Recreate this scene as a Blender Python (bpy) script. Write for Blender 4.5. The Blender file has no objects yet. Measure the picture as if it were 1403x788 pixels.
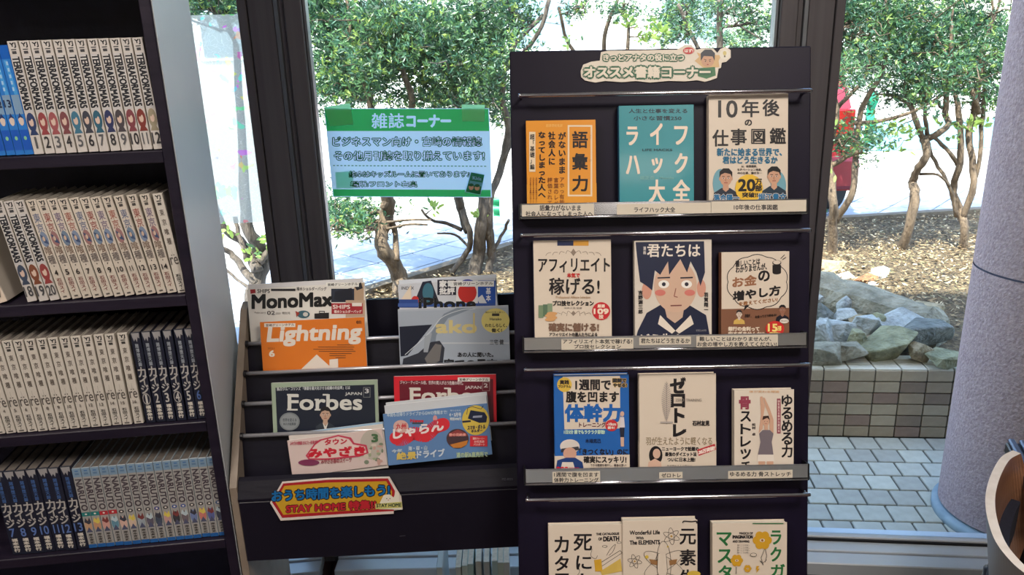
import bpy, math, random
import numpy as np
from mathutils import Vector, Matrix

S = bpy.context.scene
COL = S.collection
rnd = random.Random(7)
PI = math.pi

# ------------------------------------------------------------ camera
F_PX, CX, CY = 1080.0, 701.5, 394.0
TH, RHO, CAM_H = math.radians(17.5), math.atan(0.03), 1.6
fwd = np.array([0, math.cos(TH), -math.sin(TH)])
r0 = np.array([1.0, 0, 0]); u0 = np.array([0, math.sin(TH), math.cos(TH)])
RV = math.cos(RHO) * r0 - math.sin(RHO) * u0
UV = math.cos(RHO) * u0 + math.sin(RHO) * r0
CP = np.array([0, 0, CAM_H])
cam = bpy.data.cameras.new('camera'); camo = bpy.data.objects.new('camera', cam); COL.objects.link(camo)
m = Matrix.Identity(4)
for i in range(3):
    m[i][0] = RV[i]; m[i][1] = UV[i]; m[i][2] = -fwd[i]; m[i][3] = CP[i]
camo.matrix_world = m
cam.sensor_width = 36; cam.lens = 36 * F_PX / 1403; cam.clip_start = 0.02
S.camera = camo

# ------------------------------------------------------------ world, sun, exposure
W = bpy.data.worlds.new('world'); S.world = W; W.use_nodes = True
nt = W.node_tree; bg = nt.nodes['Background']
sky = nt.nodes.new('ShaderNodeTexSky'); sky.sky_type = 'NISHITA'; sky.sun_disc = False
sky.sun_elevation = math.radians(58); sky.sun_rotation = math.radians(200); sky.air_density = 1.0; sky.dust_density = 1.5
nt.links.new(sky.outputs[0], bg.inputs[0]); bg.inputs[1].default_value = 1.0
sl = bpy.data.lights.new('sun', 'SUN'); sl.energy = 13.0; sl.angle = 0.01; sl.color = (1, .95, .86)
so = bpy.data.objects.new('sun', sl); COL.objects.link(so)
SUN_DIR = Vector((0.30, 0.52, -1.02))          # the way the light travels: over the building, down into the garden
so.rotation_euler = SUN_DIR.to_track_quat('-Z', 'Y').to_euler(); so.location = (0, 0, 12)
S.view_settings.view_transform = 'Standard'; S.view_settings.look = 'None'
S.view_settings.exposure = 0.25; S.view_settings.gamma = 1; S.view_settings.use_curve_mapping = False
LAMP_W = (21.0, 27.0, 3.0, 5.0)                                   # each ceiling lamp
try:
    S.cycles.max_bounces = 8; S.cycles.transparent_max_bounces = 12; S.cycles.use_denoising = True
    S.cycles.sample_clamp_indirect = 6
except Exception: pass

# ------------------------------------------------------------ projection helpers (photo pixel -> point on a real plane)
def ray(x, y): return fwd + (x - CX) / F_PX * RV - (y - CY) / F_PX * UV
def hit(x, y, p, n):
    d = ray(x, y); n = np.asarray(n, float)
    return CP + d * (np.dot(np.asarray(p, float) - CP, n) / np.dot(d, n))
def atZ(x, y, z): return hit(x, y, (0, 0, z), (0, 0, 1))
def atY(x, y, L): return hit(x, y, (0, L, 0), (0, 1, 0))

class Frame:
    """A plane in the place: origin, right axis, up axis, outward normal."""
    def __init__(s, o, u, v):
        s.o = np.array(o, float); s.u = np.array(u, float); s.u /= np.linalg.norm(s.u)
        v = np.array(v, float); v -= s.u * np.dot(s.u, v); s.v = v / np.linalg.norm(v); s.n = np.cross(s.u, s.v)
    def px(s, x, y, n=0.0):
        h = hit(x, y, s.o + s.n * n, s.n) - s.o
        return float(h @ s.u), float(h @ s.v)
    def pxs(s, pts, n=0.0):
        pts = np.asarray(pts, float)
        d = fwd[None] + ((pts[:, 0] - CX) / F_PX)[:, None] * RV[None] - ((pts[:, 1] - CY) / F_PX)[:, None] * UV[None]
        t = np.dot(s.o + s.n * n - CP, s.n) / (d @ s.n)
        h = CP[None] + d * t[:, None] - s.o[None]
        return np.stack([h @ s.u, h @ s.v], 1)
    def matrix(s):
        M = Matrix.Identity(4)
        for i in range(3): M[i][0] = s.u[i]; M[i][1] = s.v[i]; M[i][2] = s.n[i]; M[i][3] = s.o[i]
        return M
    def P(s, a, b, c): return s.o + s.u * a + s.v * b + s.n * c

# ------------------------------------------------------------ materials
def lin(c):
    if isinstance(c, str):
        c = c.lstrip('#'); c = [int(c[i:i + 2], 16) for i in (0, 2, 4)]
    return tuple((v / 255 / 12.92) if v / 255 <= .04045 else ((v / 255 + .055) / 1.055) ** 2.4 for v in c)
MATS = {}
def mat(col, rough=.5, metal=0.0, name=None, spec=.5, coat=0.0):
    k = (str(col), rough, metal, spec, coat)
    if k in MATS: return MATS[k]
    M = bpy.data.materials.new(name or 'paint'); M.use_nodes = True; b = M.node_tree.nodes['Principled BSDF']
    b.inputs['Base Color'].default_value = (*lin(col), 1); b.inputs['Roughness'].default_value = rough
    b.inputs['Metallic'].default_value = metal; b.inputs['Specular IOR Level'].default_value = spec
    if coat: b.inputs['Coat Weight'].default_value = coat; b.inputs['Coat Roughness'].default_value = .08
    MATS[k] = M; return M
def noisy(name, c1, c2, scale=8, rough=.6, bump=.0, bscale=None, detail=6, metal=0., stretch=None, dist=.01, c3=None, spec=.5):
    M = bpy.data.materials.new(name); M.use_nodes = True; t = M.node_tree; N = t.nodes; L = t.links; b = N['Principled BSDF']
    tc = N.new('ShaderNodeTexCoord'); mp = N.new('ShaderNodeMapping'); L.new(tc.outputs['Object'], mp.inputs[0])
    if stretch: mp.inputs['Scale'].default_value = stretch
    n = N.new('ShaderNodeTexNoise'); n.inputs['Scale'].default_value = scale; n.inputs['Detail'].default_value = detail
    L.new(mp.outputs[0], n.inputs[0]); r = N.new('ShaderNodeValToRGB'); L.new(n.outputs[0], r.inputs[0])
    r.color_ramp.elements[0].position = .3; r.color_ramp.elements[1].position = .7
    r.color_ramp.elements[0].color = (*lin(c1), 1); r.color_ramp.elements[1].color = (*lin(c2), 1)
    if c3: e = r.color_ramp.elements.new(.5); e.color = (*lin(c3), 1)
    L.new(r.outputs[0], b.inputs['Base Color']); b.inputs['Roughness'].default_value = rough; b.inputs['Metallic'].default_value = metal
    b.inputs['Specular IOR Level'].default_value = spec
    if bump:
        n2 = N.new('ShaderNodeTexNoise'); n2.inputs['Scale'].default_value = bscale or scale * 4; n2.inputs['Detail'].default_value = 4
        L.new(mp.outputs[0], n2.inputs[0]); bp = N.new('ShaderNodeBump'); bp.inputs['Strength'].default_value = bump
        bp.inputs['Distance'].default_value = dist; L.new(n2.outputs[0], bp.inputs['Height']); L.new(bp.outputs[0], b.inputs['Normal'])
    return M
def thin(name, col, trans=.5, rough=.5):
    """leaf or paper: diffuse plus translucent"""
    M = bpy.data.materials.new(name); M.use_nodes = True; t = M.node_tree; N = t.nodes; L = t.links
    N.remove(N['Principled BSDF']); d = N.new('ShaderNodeBsdfDiffuse'); tr = N.new('ShaderNodeBsdfTranslucent'); mx = N.new('ShaderNodeMixShader')
    c = (*lin(col), 1); d.inputs[0].default_value = c; tr.inputs[0].default_value = c; mx.inputs[0].default_value = trans
    L.new(d.outputs[0], mx.inputs[1]); L.new(tr.outputs[0], mx.inputs[2])
    g = N.new('ShaderNodeBsdfGlossy'); g.inputs['Roughness'].default_value = rough; m2 = N.new('ShaderNodeMixShader'); m2.inputs[0].default_value = .06
    L.new(mx.outputs[0], m2.inputs[1]); L.new(g.outputs[0], m2.inputs[2]); L.new(m2.outputs[0], N['Material Output'].inputs[0]); return M
def glass_mat():
    M = bpy.data.materials.new('window_glass'); M.use_nodes = True; t = M.node_tree; N = t.nodes; L = t.links
    N.remove(N['Principled BSDF']); a = N.new('ShaderNodeBsdfTransparent'); a.inputs[0].default_value = (.93, .97, .96, 1)
    g = N.new('ShaderNodeBsdfGlossy'); g.inputs['Roughness'].default_value = .01; fr = N.new('ShaderNodeFresnel'); fr.inputs[0].default_value = 1.3
    mx = N.new('ShaderNodeMixShader'); L.new(fr.outputs[0], mx.inputs[0]); L.new(a.outputs[0], mx.inputs[1]); L.new(g.outputs[0], mx.inputs[2])
    L.new(mx.outputs[0], N['Material Output'].inputs[0]); return M
def film_mat():
    """iridescent decorative film: milky sheet with random prism flecks"""
    M = bpy.data.materials.new('prism_film'); M.use_nodes = True; t = M.node_tree; N = t.nodes; L = t.links
    N.remove(N['Principled BSDF']); tc = N.new('ShaderNodeTexCoord')
    mp = N.new('ShaderNodeMapping'); mp.inputs['Scale'].default_value = (1, 1, 1); L.new(tc.outputs['Object'], mp.inputs[0])
    nz = N.new('ShaderNodeTexNoise'); nz.inputs['Scale'].default_value = 22; L.new(mp.outputs[0], nz.inputs[0])
    mi = N.new('ShaderNodeMixRGB'); mi.inputs[0].default_value = .06; L.new(mp.outputs[0], mi.inputs[1]); L.new(nz.outputs['Color'], mi.inputs[2])
    v = N.new('ShaderNodeTexVoronoi'); v.inputs['Scale'].default_value = 62; L.new(mi.outputs[0], v.inputs[0])
    v2 = N.new('ShaderNodeTexVoronoi'); v2.feature = 'DISTANCE_TO_EDGE'; v2.inputs['Scale'].default_value = 90; L.new(mi.outputs[0], v2.inputs[0])
    hs = N.new('ShaderNodeSeparateColor'); L.new(v.outputs['Color'], hs.inputs[0])
    hsv = N.new('ShaderNodeCombineColor'); hsv.mode = 'HSV'; L.new(hs.outputs[0], hsv.inputs[0])
    gt = N.new('ShaderNodeMath'); gt.operation = 'GREATER_THAN'; gt.inputs[1].default_value = .86; L.new(hs.outputs[1], gt.inputs[0])
    sm = N.new('ShaderNodeMath'); sm.operation = 'MULTIPLY'; sm.inputs[1].default_value = .7; L.new(gt.outputs[0], sm.inputs[0])
    L.new(sm.outputs[0], hsv.inputs[1]); hsv.inputs[2].default_value = .95
    r = N.new('ShaderNodeValToRGB'); r.color_ramp.elements[0].position = 0; r.color_ramp.elements[0].color = (.92, .92, .92, 1)
    r.color_ramp.elements[1].position = .03; r.color_ramp.elements[1].color = (.60, .61, .60, 1); L.new(v2.outputs['Distance'], r.inputs[0])
    mc = N.new('ShaderNodeMixRGB'); L.new(gt.outputs[0], mc.inputs[0]); L.new(r.outputs[0], mc.inputs[1]); L.new(hsv.outputs[0], mc.inputs[2])
    tr = N.new('ShaderNodeBsdfTranslucent'); df = N.new('ShaderNodeBsdfDiffuse'); L.new(mc.outputs[0], tr.inputs[0]); L.new(mc.outputs[0], df.inputs[0])
    tp = N.new('ShaderNodeBsdfTransparent'); tp.inputs[0].default_value = (.9, .92, .9, 1)
    a = N.new('ShaderNodeMixShader'); a.inputs[0].default_value = .93; L.new(df.outputs[0], a.inputs[1]); L.new(tr.outputs[0], a.inputs[2])
    b = N.new('ShaderNodeMixShader'); b.inputs[0].default_value = .22; L.new(a.outputs[0], b.inputs[1]); L.new(tp.outputs[0], b.inputs[2])
    L.new(b.outputs[0], N['Material Output'].inputs[0]); return M

M_frame = noisy('dark_anodised_aluminium', (92, 88, 92), (104, 100, 104), 3, .42, metal=.3, stretch=(20, 20, .4))
M_frame_lite = noisy('pale_aluminium_edge', (120, 124, 132), (140, 144, 150), 5, .35, metal=.7)  # paler aluminium for the narrow strips and beads of the posts
M_sill = noisy('silver_aluminium', (196, 204, 214), (214, 220, 228), 4, .42, .03, metal=.15)
M_board = noisy('black_melamine', (17, 12, 30), (22, 16, 38), 6, .45, spec=.2)
M_rack = noisy('navy_black_woodgrain', (15, 14, 27), (22, 20, 34), 5, .45, .06, stretch=(1, 12, 1), spec=.35)
M_rackside = noisy('grey_beige_panel_edge', (120, 108, 98), (146, 132, 118), 12, .5)
M_case = noisy('dark_walnut', (22, 18, 34), (36, 29, 44), 4, .45, .05, stretch=(1, 10, 10), spec=.35)
M_caseback = noisy('case_back', (20, 22, 46), (30, 30, 58), 30, .5, .1, stretch=(1, 1, 1))
M_caseside = noisy('grey_laminate', (178, 184, 192), (192, 196, 200), 3, .4, metal=.05)
M_chrome = mat((205, 205, 212), .14, 1.0, 'chrome')
M_chrome2 = mat((196, 196, 204), .22, 1.0, 'brushed_steel')
M_steel = mat((200, 200, 208), .3, .65, 'satin_steel')
M_page = noisy('page_edges', (214, 204, 188), (236, 228, 214), 90, .75, stretch=(1, 1, 12))
M_shaded_pulp = noisy('shaded_comic_pulp', (92, 86, 82), (112, 104, 98), 90, .8, stretch=(1, 12, 1))  # grey newsprint, taken darker: shade on the page tops is in the colour
M_black = mat((14, 13, 18), .4, 0, 'black_plastic')
M_glass = glass_mat()

# ------------------------------------------------------------ mesh helpers
class MB:
    def __init__(s): s.v = []; s.f = []; s.m = []
    def add(s, verts, faces, mi=0):
        o = len(s.v); s.v.extend(tuple(map(float, p)) for p in verts)
        for f in faces: s.f.append(tuple(i + o for i in f)); s.m.append(mi)
    def box(s, x0, x1, y0, y1, z0, z1, bev=0.0, mi=0, M=None):
        if bev <= 0:
            v = [(x, y, z) for x in (x0, x1) for y in (y0, y1) for z in (z0, z1)]
            f = [(0, 1, 3, 2), (4, 6, 7, 5), (0, 4, 5, 1), (2, 3, 7, 6), (0, 2, 6, 4), (1, 5, 7, 3)]
        else:
            c = [(x0, x1), (y0, y1), (z0, z1)]; v = []; idx = {}
            for i in range(2):
                for j in range(2):
                    for k in range(2):
                        for a in range(3):
                            p = [c[0][i], c[1][j], c[2][k]]
                            for b in range(3):
                                if b != a: p[b] += bev * (1 if (i, j, k)[b] == 0 else -1)
                            idx[(i, j, k, a)] = len(v); v.append(tuple(p))
            f = []
            for a in range(3):
                b, d = (a + 1) % 3, (a + 2) % 3
                for sgn in range(2):
                    q = []
                    for (bb, dd) in ((0, 0), (1, 0), (1, 1), (0, 1)):
                        t = [0, 0, 0]; t[a] = sgn; t[b] = bb; t[d] = dd; q.append(idx[(*t, a)])
                    f.append(tuple(q) if sgn else tuple(reversed(q)))
                for bb in range(2):
                    for dd in range(2):
                        t0 = [0, 0, 0]; t0[b] = bb; t0[d] = dd; t1 = list(t0); t1[a] = 1
                        q = [idx[(*t0, b)], idx[(*t1, b)], idx[(*t1, d)], idx[(*t0, d)]]
                        f.append(tuple(q) if (bb == dd) else tuple(reversed(q)))
            for i in range(2):
                for j in range(2):
                    for k in range(2):
                        q = [idx[(i, j, k, 0)], idx[(i, j, k, 1)], idx[(i, j, k, 2)]]
                        f.append(tuple(q) if (i + j + k) % 2 else tuple(reversed(q)))
        if M is not None: v = [tuple(M @ Vector(p)) for p in v]
        s.add(v, f, mi); return s
    def quad(s, a, b, c, d, mi=0): s.add([a, b, c, d], [(0, 1, 2, 3)], mi); return s
    def prism(s, poly, z0, z1, mi=0, M=None):
        n = len(poly); v = [(x, y, z0) for x, y in poly] + [(x, y, z1) for x, y in poly]
        f = [tuple(reversed(range(n))), tuple(range(n, 2 * n))] + [(i, (i + 1) % n, n + (i + 1) % n, n + i) for i in range(n)]
        if M is not None: v = [tuple(M @ Vector(p)) for p in v]
        s.add(v, f, mi); return s
    def tube(s, pts, rad, n=8, mi=0, cap=True):
        pts = [Vector(p) for p in pts]; rad = rad if hasattr(rad, '__len__') else [rad] * len(pts)
        o = len(s.v); pn = None
        for i, p in enumerate(pts):
            d = (pts[min(i + 1, len(pts) - 1)] - pts[max(i - 1, 0)])
            if d.length < 1e-9: d = Vector((0, 0, 1))
            d.normalize()
            if pn is None: a = Vector((0, 0, 1)) if abs(d.z) < .9 else Vector((1, 0, 0)); a = (a - d * a.dot(d)).normalized()
            else: a = (pn - d * pn.dot(d)).normalized()
            pn = a; b = d.cross(a)
            for k in range(n):
                t = 2 * PI * k / n; s.v.append(tuple(p + (a * math.cos(t) + b * math.sin(t)) * rad[i]))
        for i in range(len(pts) - 1):
            for k in range(n):
                s.f.append((o + i * n + k, o + i * n + (k + 1) % n, o + (i + 1) * n + (k + 1) % n, o + (i + 1) * n + k)); s.m.append(mi)
        if cap:
            s.f.append(tuple(o + k for k in reversed(range(n)))); s.m.append(mi)
            e = o + (len(pts) - 1) * n; s.f.append(tuple(e + k for k in range(n))); s.m.append(mi)
        return s
    def mesh(s, name, mats, smooth=False):
        me = bpy.data.meshes.new(name); me.from_pydata(s.v, [], s.f)
        for mm in (mats if isinstance(mats, (list, tuple)) else [mats]): me.materials.append(mm)
        me.polygons.foreach_set('material_index', s.m)
        if smooth: me.polygons.foreach_set('use_smooth', [True] * len(s.f))
        me.update(); return me
def link(name, me, parent=None, **props):
    o = bpy.data.objects.new(name, me); COL.objects.link(o)
    if parent is not None: o.parent = parent
    for k, v in props.items():
        if v is not None: o[k] = v
    return o
def build(mb, name, mats, parent=None, smooth=False, **props): return link(name, mb.mesh(name, mats, smooth), parent, **props)
def empty(name, label=None, cat=None, group=None, kind=None, M=None, parent=None):
    o = bpy.data.objects.new(name, None); COL.objects.link(o); o.empty_display_size = .05
    if M is not None: o.matrix_world = M
    if parent is not None: o.parent = parent
    for k, v in (('label', label), ('category', cat), ('group', group), ('kind', kind)):
        if v: o[k] = v
    return o

# ------------------------------------------------------------ flat print: text and shapes on a face
_tc = {}
def glyphs(s, vert=False):
    k = (s, vert)
    if k in _tc: return _tc[k]
    cu = bpy.data.curves.new('t', 'FONT'); cu.resolution_u = 3
    if vert: s = '\n'.join(s.replace('ー', '|')); cu.space_line = 1.06; cu.align_x = 'CENTER'
    cu.body = s
    o = bpy.data.objects.new('t', cu); COL.objects.link(o)
    me = bpy.data.meshes.new_from_object(o.evaluated_get(bpy.context.evaluated_depsgraph_get()))
    bpy.data.objects.remove(o); bpy.data.curves.remove(cu)
    n = len(me.vertices); v = np.zeros(n * 3); me.vertices.foreach_get('co', v); v = v.reshape(-1, 3)[:, :2]
    f = [tuple(p.vertices) for p in me.polygons]; bpy.data.meshes.remove(me)
    lo, hi = v.min(0), v.max(0); _tc[k] = ((v - lo) / np.maximum(hi - lo, 1e-6), f, hi - lo); return _tc[k]

class Art:
    """Collects shapes given in a flat coordinate system (x right, y down); conv maps them to local (u, v) of a face."""
    def __init__(s, conv, z0=.0004, dz=.00012):
        s.conv = conv; s.z = z0; s.dz = dz; s.mb = MB(); s.mats = []
    def mi(s, c):
        M = c if isinstance(c, bpy.types.Material) else mat(c, s.rough if hasattr(s, 'rough') else .45)
        if M not in s.mats: s.mats.append(M)
        return s.mats.index(M)
    def _put(s, pts, faces, c):
        uv = s.conv(np.asarray(pts, float)); s.mb.add([(a, b, s.z) for a, b in uv], faces, s.mi(c)); s.z += s.dz
    def poly(s, c, *pts): s._put(pts, [tuple(range(len(pts)))[::-1]], c)
    def rect(s, c, x0, y0, x1, y1): s.poly(c, (x0, y0), (x1, y0), (x1, y1), (x0, y1))
    def frame(s, c, x0, y0, x1, y1, w):
        s.rect(c, x0, y0, x1, y0 + w); s.rect(c, x0, y1 - w, x1, y1); s.rect(c, x0, y0, x0 + w, y1); s.rect(c, x1 - w, y0, x1, y1)
    def ell(s, c, cx, cy, rx, ry=None, n=20, a0=0, a1=360):
        ry = rx if ry is None else ry
        s.poly(c, *[(cx + rx * math.cos(math.radians(a0 + (a1 - a0) * i / n)), cy + ry * math.sin(math.radians(a0 + (a1 - a0) * i / n))) for i in range(n + (0 if a1 - a0 == 360 else 1))])
    def line(s, c, w, *pts):
        for (x0, y0), (x1, y1) in zip(pts[:-1], pts[1:]):
            d = math.hypot(x1 - x0, y1 - y0) or 1; nx, ny = -(y1 - y0) / d * w / 2, (x1 - x0) / d * w / 2
            z = s.z; s.poly(c, (x0 + nx, y0 + ny), (x1 + nx, y1 + ny), (x1 - nx, y1 - ny), (x0 - nx, y0 - ny)); s.z = z
        s.z += s.dz
    def curve(s, c, w, *pts, n=10):
        P = [pts[0]] + list(pts) + [pts[-1]]; out = []
        for i in range(1, len(P) - 2):
            for k in range(n):
                t = k / n; q = []
                for a in range(2):
                    p0, p1, p2, p3 = P[i - 1][a], P[i][a], P[i + 1][a], P[i + 2][a]
                    q.append(.5 * (2 * p1 + (p2 - p0) * t + (2 * p0 - 5 * p1 + 4 * p2 - p3) * t * t + (3 * p1 - p0 - 3 * p2 + p3) * t ** 3))
                out.append(tuple(q))
        s.line(c, w, *out, pts[-1])
    def text(s, t, c, x0, y0, x1, y1, bold=0, out=None, vert=False, sl=0, rot=0, shear=0):
        """fits t into the box; bold in units of the box; out=(colour, width); sl: rise of the line (dy per dx); rot: 90 = reads downward"""
        v, f, _ = glyphs(t, vert)
        if rot == 90: p = np.stack([1 - v[:, 1], v[:, 0]], 1); w = np.stack([x0 + (x1 - x0) * (1 - p[:, 0] * 1.0) if False else x0 + (x1 - x0) * v[:, 1], y0 + (y1 - y0) * v[:, 0]], 1)
        else: w = np.stack([x0 + (x1 - x0) * v[:, 0], y1 + (y0 - y1) * v[:, 1]], 1)
        if rot == 90: w = np.stack([x0 + (x1 - x0) * v[:, 1], y0 + (y1 - y0) * v[:, 0]], 1)
        if shear: w[:, 0] += shear * (y1 - w[:, 1])
        if sl: w[:, 1] += sl * (w[:, 0] - x0)
        if out:
            oc, ow = out
            for k in range(8):
                a = k * PI / 4; z = s.z; s._put(w + np.array([[ow * math.cos(a), ow * math.sin(a)]]), f, oc); s.z = z + s.dz * .12
            s.z += s.dz
        if bold:
            for k in range(4):
                a = k * PI / 2 + PI / 4; z = s.z; s._put(w + np.array([[bold * math.cos(a), bold * math.sin(a)]]), f, c); s.z = z + s.dz * .12
        s._put(w, f, c)
    def build(s, name, parent, **props): return build(s.mb, name, s.mats, parent, **props)

def conv_px(frame, n, x0, y0, sc):
    """photo zoom coordinates -> local (u, v) of frame at height n"""
    def c(p): return frame.pxs(np.stack([x0 + p[:, 0] / sc, y0 + p[:, 1] / sc], 1), n)
    return c

# ============================================================ STRUCTURE: room and facade
def struct_box(name, x0, x1, y0, y1, z0, z1, M, parent=None, mtx=None, bev=0):
    o = build(MB().box(x0, x1, y0, y1, z0, z1, bev), name, M, parent)
    if parent is None: o['kind'] = 'structure'
    if mtx is not None: o.matrix_world = mtx
    return o
M_floor = noisy('dark_red_carpet', (52, 26, 26), (74, 36, 34), 60, .9, .4, 300, dist=.004)
M_wallin = noisy('cream_wallpaper', (186, 178, 166), (200, 192, 180), 3, .8, .08, 200)
M_ceil = noisy('white_ceiling_board', (214, 212, 206), (226, 224, 220), 30, .9, .1, 120)
FZ = -0.04
VX = [(-3.33, 1.74), (-1.98, 2.04), (-0.60, 2.185), (0.79, 2.165), (2.17, 2.008), (3.5, 1.70)]
struct_box('floor', -3.4, 3.6, -3.0, 2.02, FZ - .1, FZ, M_floor)
struct_box('ceiling', -3.4, 3.6, -3.0, 2.3, 2.6, 2.7, M_ceil)
struct_box('trim_shade_roof', -3.9, 4.0, -3.2, 2.42, 2.72, 3.0, M_wallin)  # unseen slab, added and sized to keep the sun off the near ground
struct_box('wall_back', -3.4, 3.6, -3.1, -3.0, FZ, 2.6, M_wallin)
struct_box('wall_left', -3.5, -3.4, -3.1, 1.78, FZ, 2.6, M_wallin)
struct_box('wall_right', 3.6, 3.7, -3.1, 1.72, FZ, 2.6, M_wallin)

for i in range(5):
    a, b = Vector((*VX[i], 0)), Vector((*VX[i + 1], 0)); d = (b - a); Lw = d.length; d.normalize(); inn = Vector((d.y, -d.x, 0))
    M = Matrix(((d.x, -inn.x, 0, a.x), (d.y, -inn.y, 0, a.y), (0, 0, 1, 0), (0, 0, 0, 1)))   # x along, y outward
    w = empty('window_%d' % (i + 1), kind='structure', M=M)
    g = struct_box('pane', .07, Lw - .07, -.003, .003, .074, 2.5, M_glass, w)
    struct_box('bottom_rail', .03, Lw - .03, -.018, .03, .055, .076, M_sill, w, bev=.002)
    struct_box('gasket', .03, Lw - .03, -.024, -.018, .055, .070, M_black, w)
    struct_box('inner_ledge', .03, Lw - .03, -.074, -.024, .02, .064, M_sill, w, bev=.002)
    struct_box('sill', .03, Lw - .03, -.134, -.0775, .015, .060, M_sill, w, bev=.003)
    struct_box('knee_panel', .0, Lw, -.128, .03, FZ - .05, .018, noisy('dark_brown_skirting', (50, 28, 28), (66, 38, 36), 8, .6) if i == 0 else bpy.data.materials['dark_brown_skirting'], w)
    struct_box('head_rail', .0, Lw, -.06, .04, 2.5, 2.72, M_frame, w)
# posts between the panes
for i in range(6):
    x, y = VX[i]; ang = math.atan2(VX[min(i + 1, 5)][1] - VX[max(i - 1, 0)][1], VX[min(i + 1, 5)][0] - VX[max(i - 1, 0)][0])
    p = empty('trim_post_%d' % (i + 1), kind='structure', M=Matrix.Translation((x, y, 0)) @ Matrix.Rotation(ang, 4, 'Z'))
    s = -1 if i <= 2 else 1                      # the wide panel faces the outer side on each post
    def pb(nm, a, b, y0, y1, M, bev=.002):
        x0, x1 = sorted((s * a, s * b)); return struct_box(nm, x0, x1, y0, y1, FZ, 2.6, M, p, bev=bev)
    pb('mullion_core', -.078, .078, -.02, .06, M_frame)
    pb('edge_strip', .062, .085, -.035, .03, M_frame)
    pb('face_panel', -.006, .060, -.030, 0, M_frame)
    pb('light_edge', -.018, -.007, -.034, 0, M_frame_lite, .001)
    pb('recess', -.033, -.018, -.024, 0, M_frame)
    pb('sash_stile', -.078, -.034, -.040, .03, M_frame, .003)
    pb('glazing_bead', -.086, -.079, -.02, .02, M_frame_lite, .001)

# ceiling lamps (behind the camera, lighting the shelves)
for k, (x, y) in enumerate([(-1.0, .25), (.8, .05), (-1.1, -2.2), (.9, -2.2)]):
    t = empty('ceiling_light', ['square ceiling lamp over the left front of the room', 'square ceiling lamp over the right front of the room',
              'square ceiling lamp over the left rear of the room', 'square ceiling lamp over the right rear of the room'][k], 'lamp', 'ceiling lamps', M=Matrix.Translation((x, y, 2.6)))
    build(MB().box(-.32, .32, -.32, .32, -.03, 0, .004), 'housing', mat((230, 230, 225), .5), t)
    dm = bpy.data.materials.get('lamp_diffuser')
    if dm is None:
        dm = bpy.data.materials.new('lamp_diffuser'); dm.use_nodes = True; b = dm.node_tree.nodes['Principled BSDF']
        b.inputs['Emission Color'].default_value = (1, .92, .82, 1); b.inputs['Emission Strength'].default_value = 3
    build(MB().box(-.28, .28, -.28, .28, -.036, -.0305), 'diffuser', dm, t)
    la = bpy.data.lights.new('ceiling_light_source', 'AREA'); la.shape = 'SQUARE'; la.size = .55; la.energy = LAMP_W[k]; la.color = (1, .90, .80)
    lo = bpy.data.objects.new('light_source', la); COL.objects.link(lo); lo.parent = t; lo.location = (0, 0, -.05)

# ============================================================ OUTDOORS
# paving by the glass: 10 cm tiles in running bond
DW = math.radians(-5.6); dw = np.array([math.cos(DW), math.sin(DW)]); nw = np.array([-dw[1], dw[0]])   # along wall, away from room
W0 = np.array([1.214, 2.914])
MW = Matrix(((dw[0], nw[0], 0, W0[0]), (dw[1], nw[1], 0, W0[1]), (0, 0, 1, 0), (0, 0, 0, 1)))
pav = empty('paving', kind='structure', M=MW)
M_pt = [noisy('paver_%d' % i, c, tuple(min(255, v + 16) for v in c), 25, .55, .1, 200, dist=.002) for i, c in enumerate([(174, 170, 156), (160, 156, 144), (184, 180, 164)])]
M_grout = noisy('mortar', (84, 82, 76), (100, 97, 90), 60, .9)
build(MB().box(-6, 4, -1.6, .06, -.1, -.006), 'paving_bed', [M_grout], pav)
tile_me = [MB().box(-.0465, .0465, -.0465, .0465, -.02, .002, .0025).mesh('paver', M_pt[i]) for i in range(3)]
for r in range(8):
    for c in range(22):
        x = -1.0 + c * .1 + (.05 if r % 2 else 0) + r * .004
        o = link('tile', tile_me[rnd.choice([0, 0, 1, 2])], pav); o.location = (x, -.055 - r * .1, rnd.uniform(-.0006, .0006))
farp = MB().box(-6, -1.06, -1.6, -.01, -.006, 0).box(1.28, 4, -1.6, -.01, -.006, 0)
build(farp, 'outer_paving', [M_pt[0]], pav)
# low tiled wall
wall = empty('low_wall', 'low planter wall clad in small grey-brown tiles outside the window', 'wall', M=MW)
wall['kind'] = 'thing'
build(MB().box(-2.4, 2.2, .006, .148, 0, .292), 'wall_core', M_grout, wall)
M_bt = [noisy('wall_tile_%d' % i, c, tuple(v + 14 for v in c), 30, .5, .15, 150, dist=.002) for i, c in enumerate([(150, 130, 106), (128, 108, 90), (162, 144, 120), (134, 108, 92)])]
bt_me = [MB().box(-.0475, .0475, -.004, .008, -.0222, .0222, .0015).mesh('wall_tile', m_) for m_ in M_bt]
M_tt = noisy('cap_tile', (206, 196, 174), (220, 210, 190), 30, .5, .1, 150, dist=.002)  # paler than the face tiles: sky light on the wall top painted in
top_me = MB().box(-.0472, .0472, -.022, .022, -.008, .004, .0015).mesh('cap_tile', M_tt)
for c in range(27):
    x = -1.02 + c * .1
    for r in range(6):
        if r < 5: o = link('tile', bt_me[rnd.choice([0, 0, 1, 2, 3])], wall); o.location = (x, 0, .025 + r * .0495)
        else: o = link('tile', bt_me[2], wall); o.location = (x, 0, .025 + r * .0495)
    for r in range(3):
        o = link('cap_tile', top_me, wall); o.location = (x, .021 + r * .0495, .2985)

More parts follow.
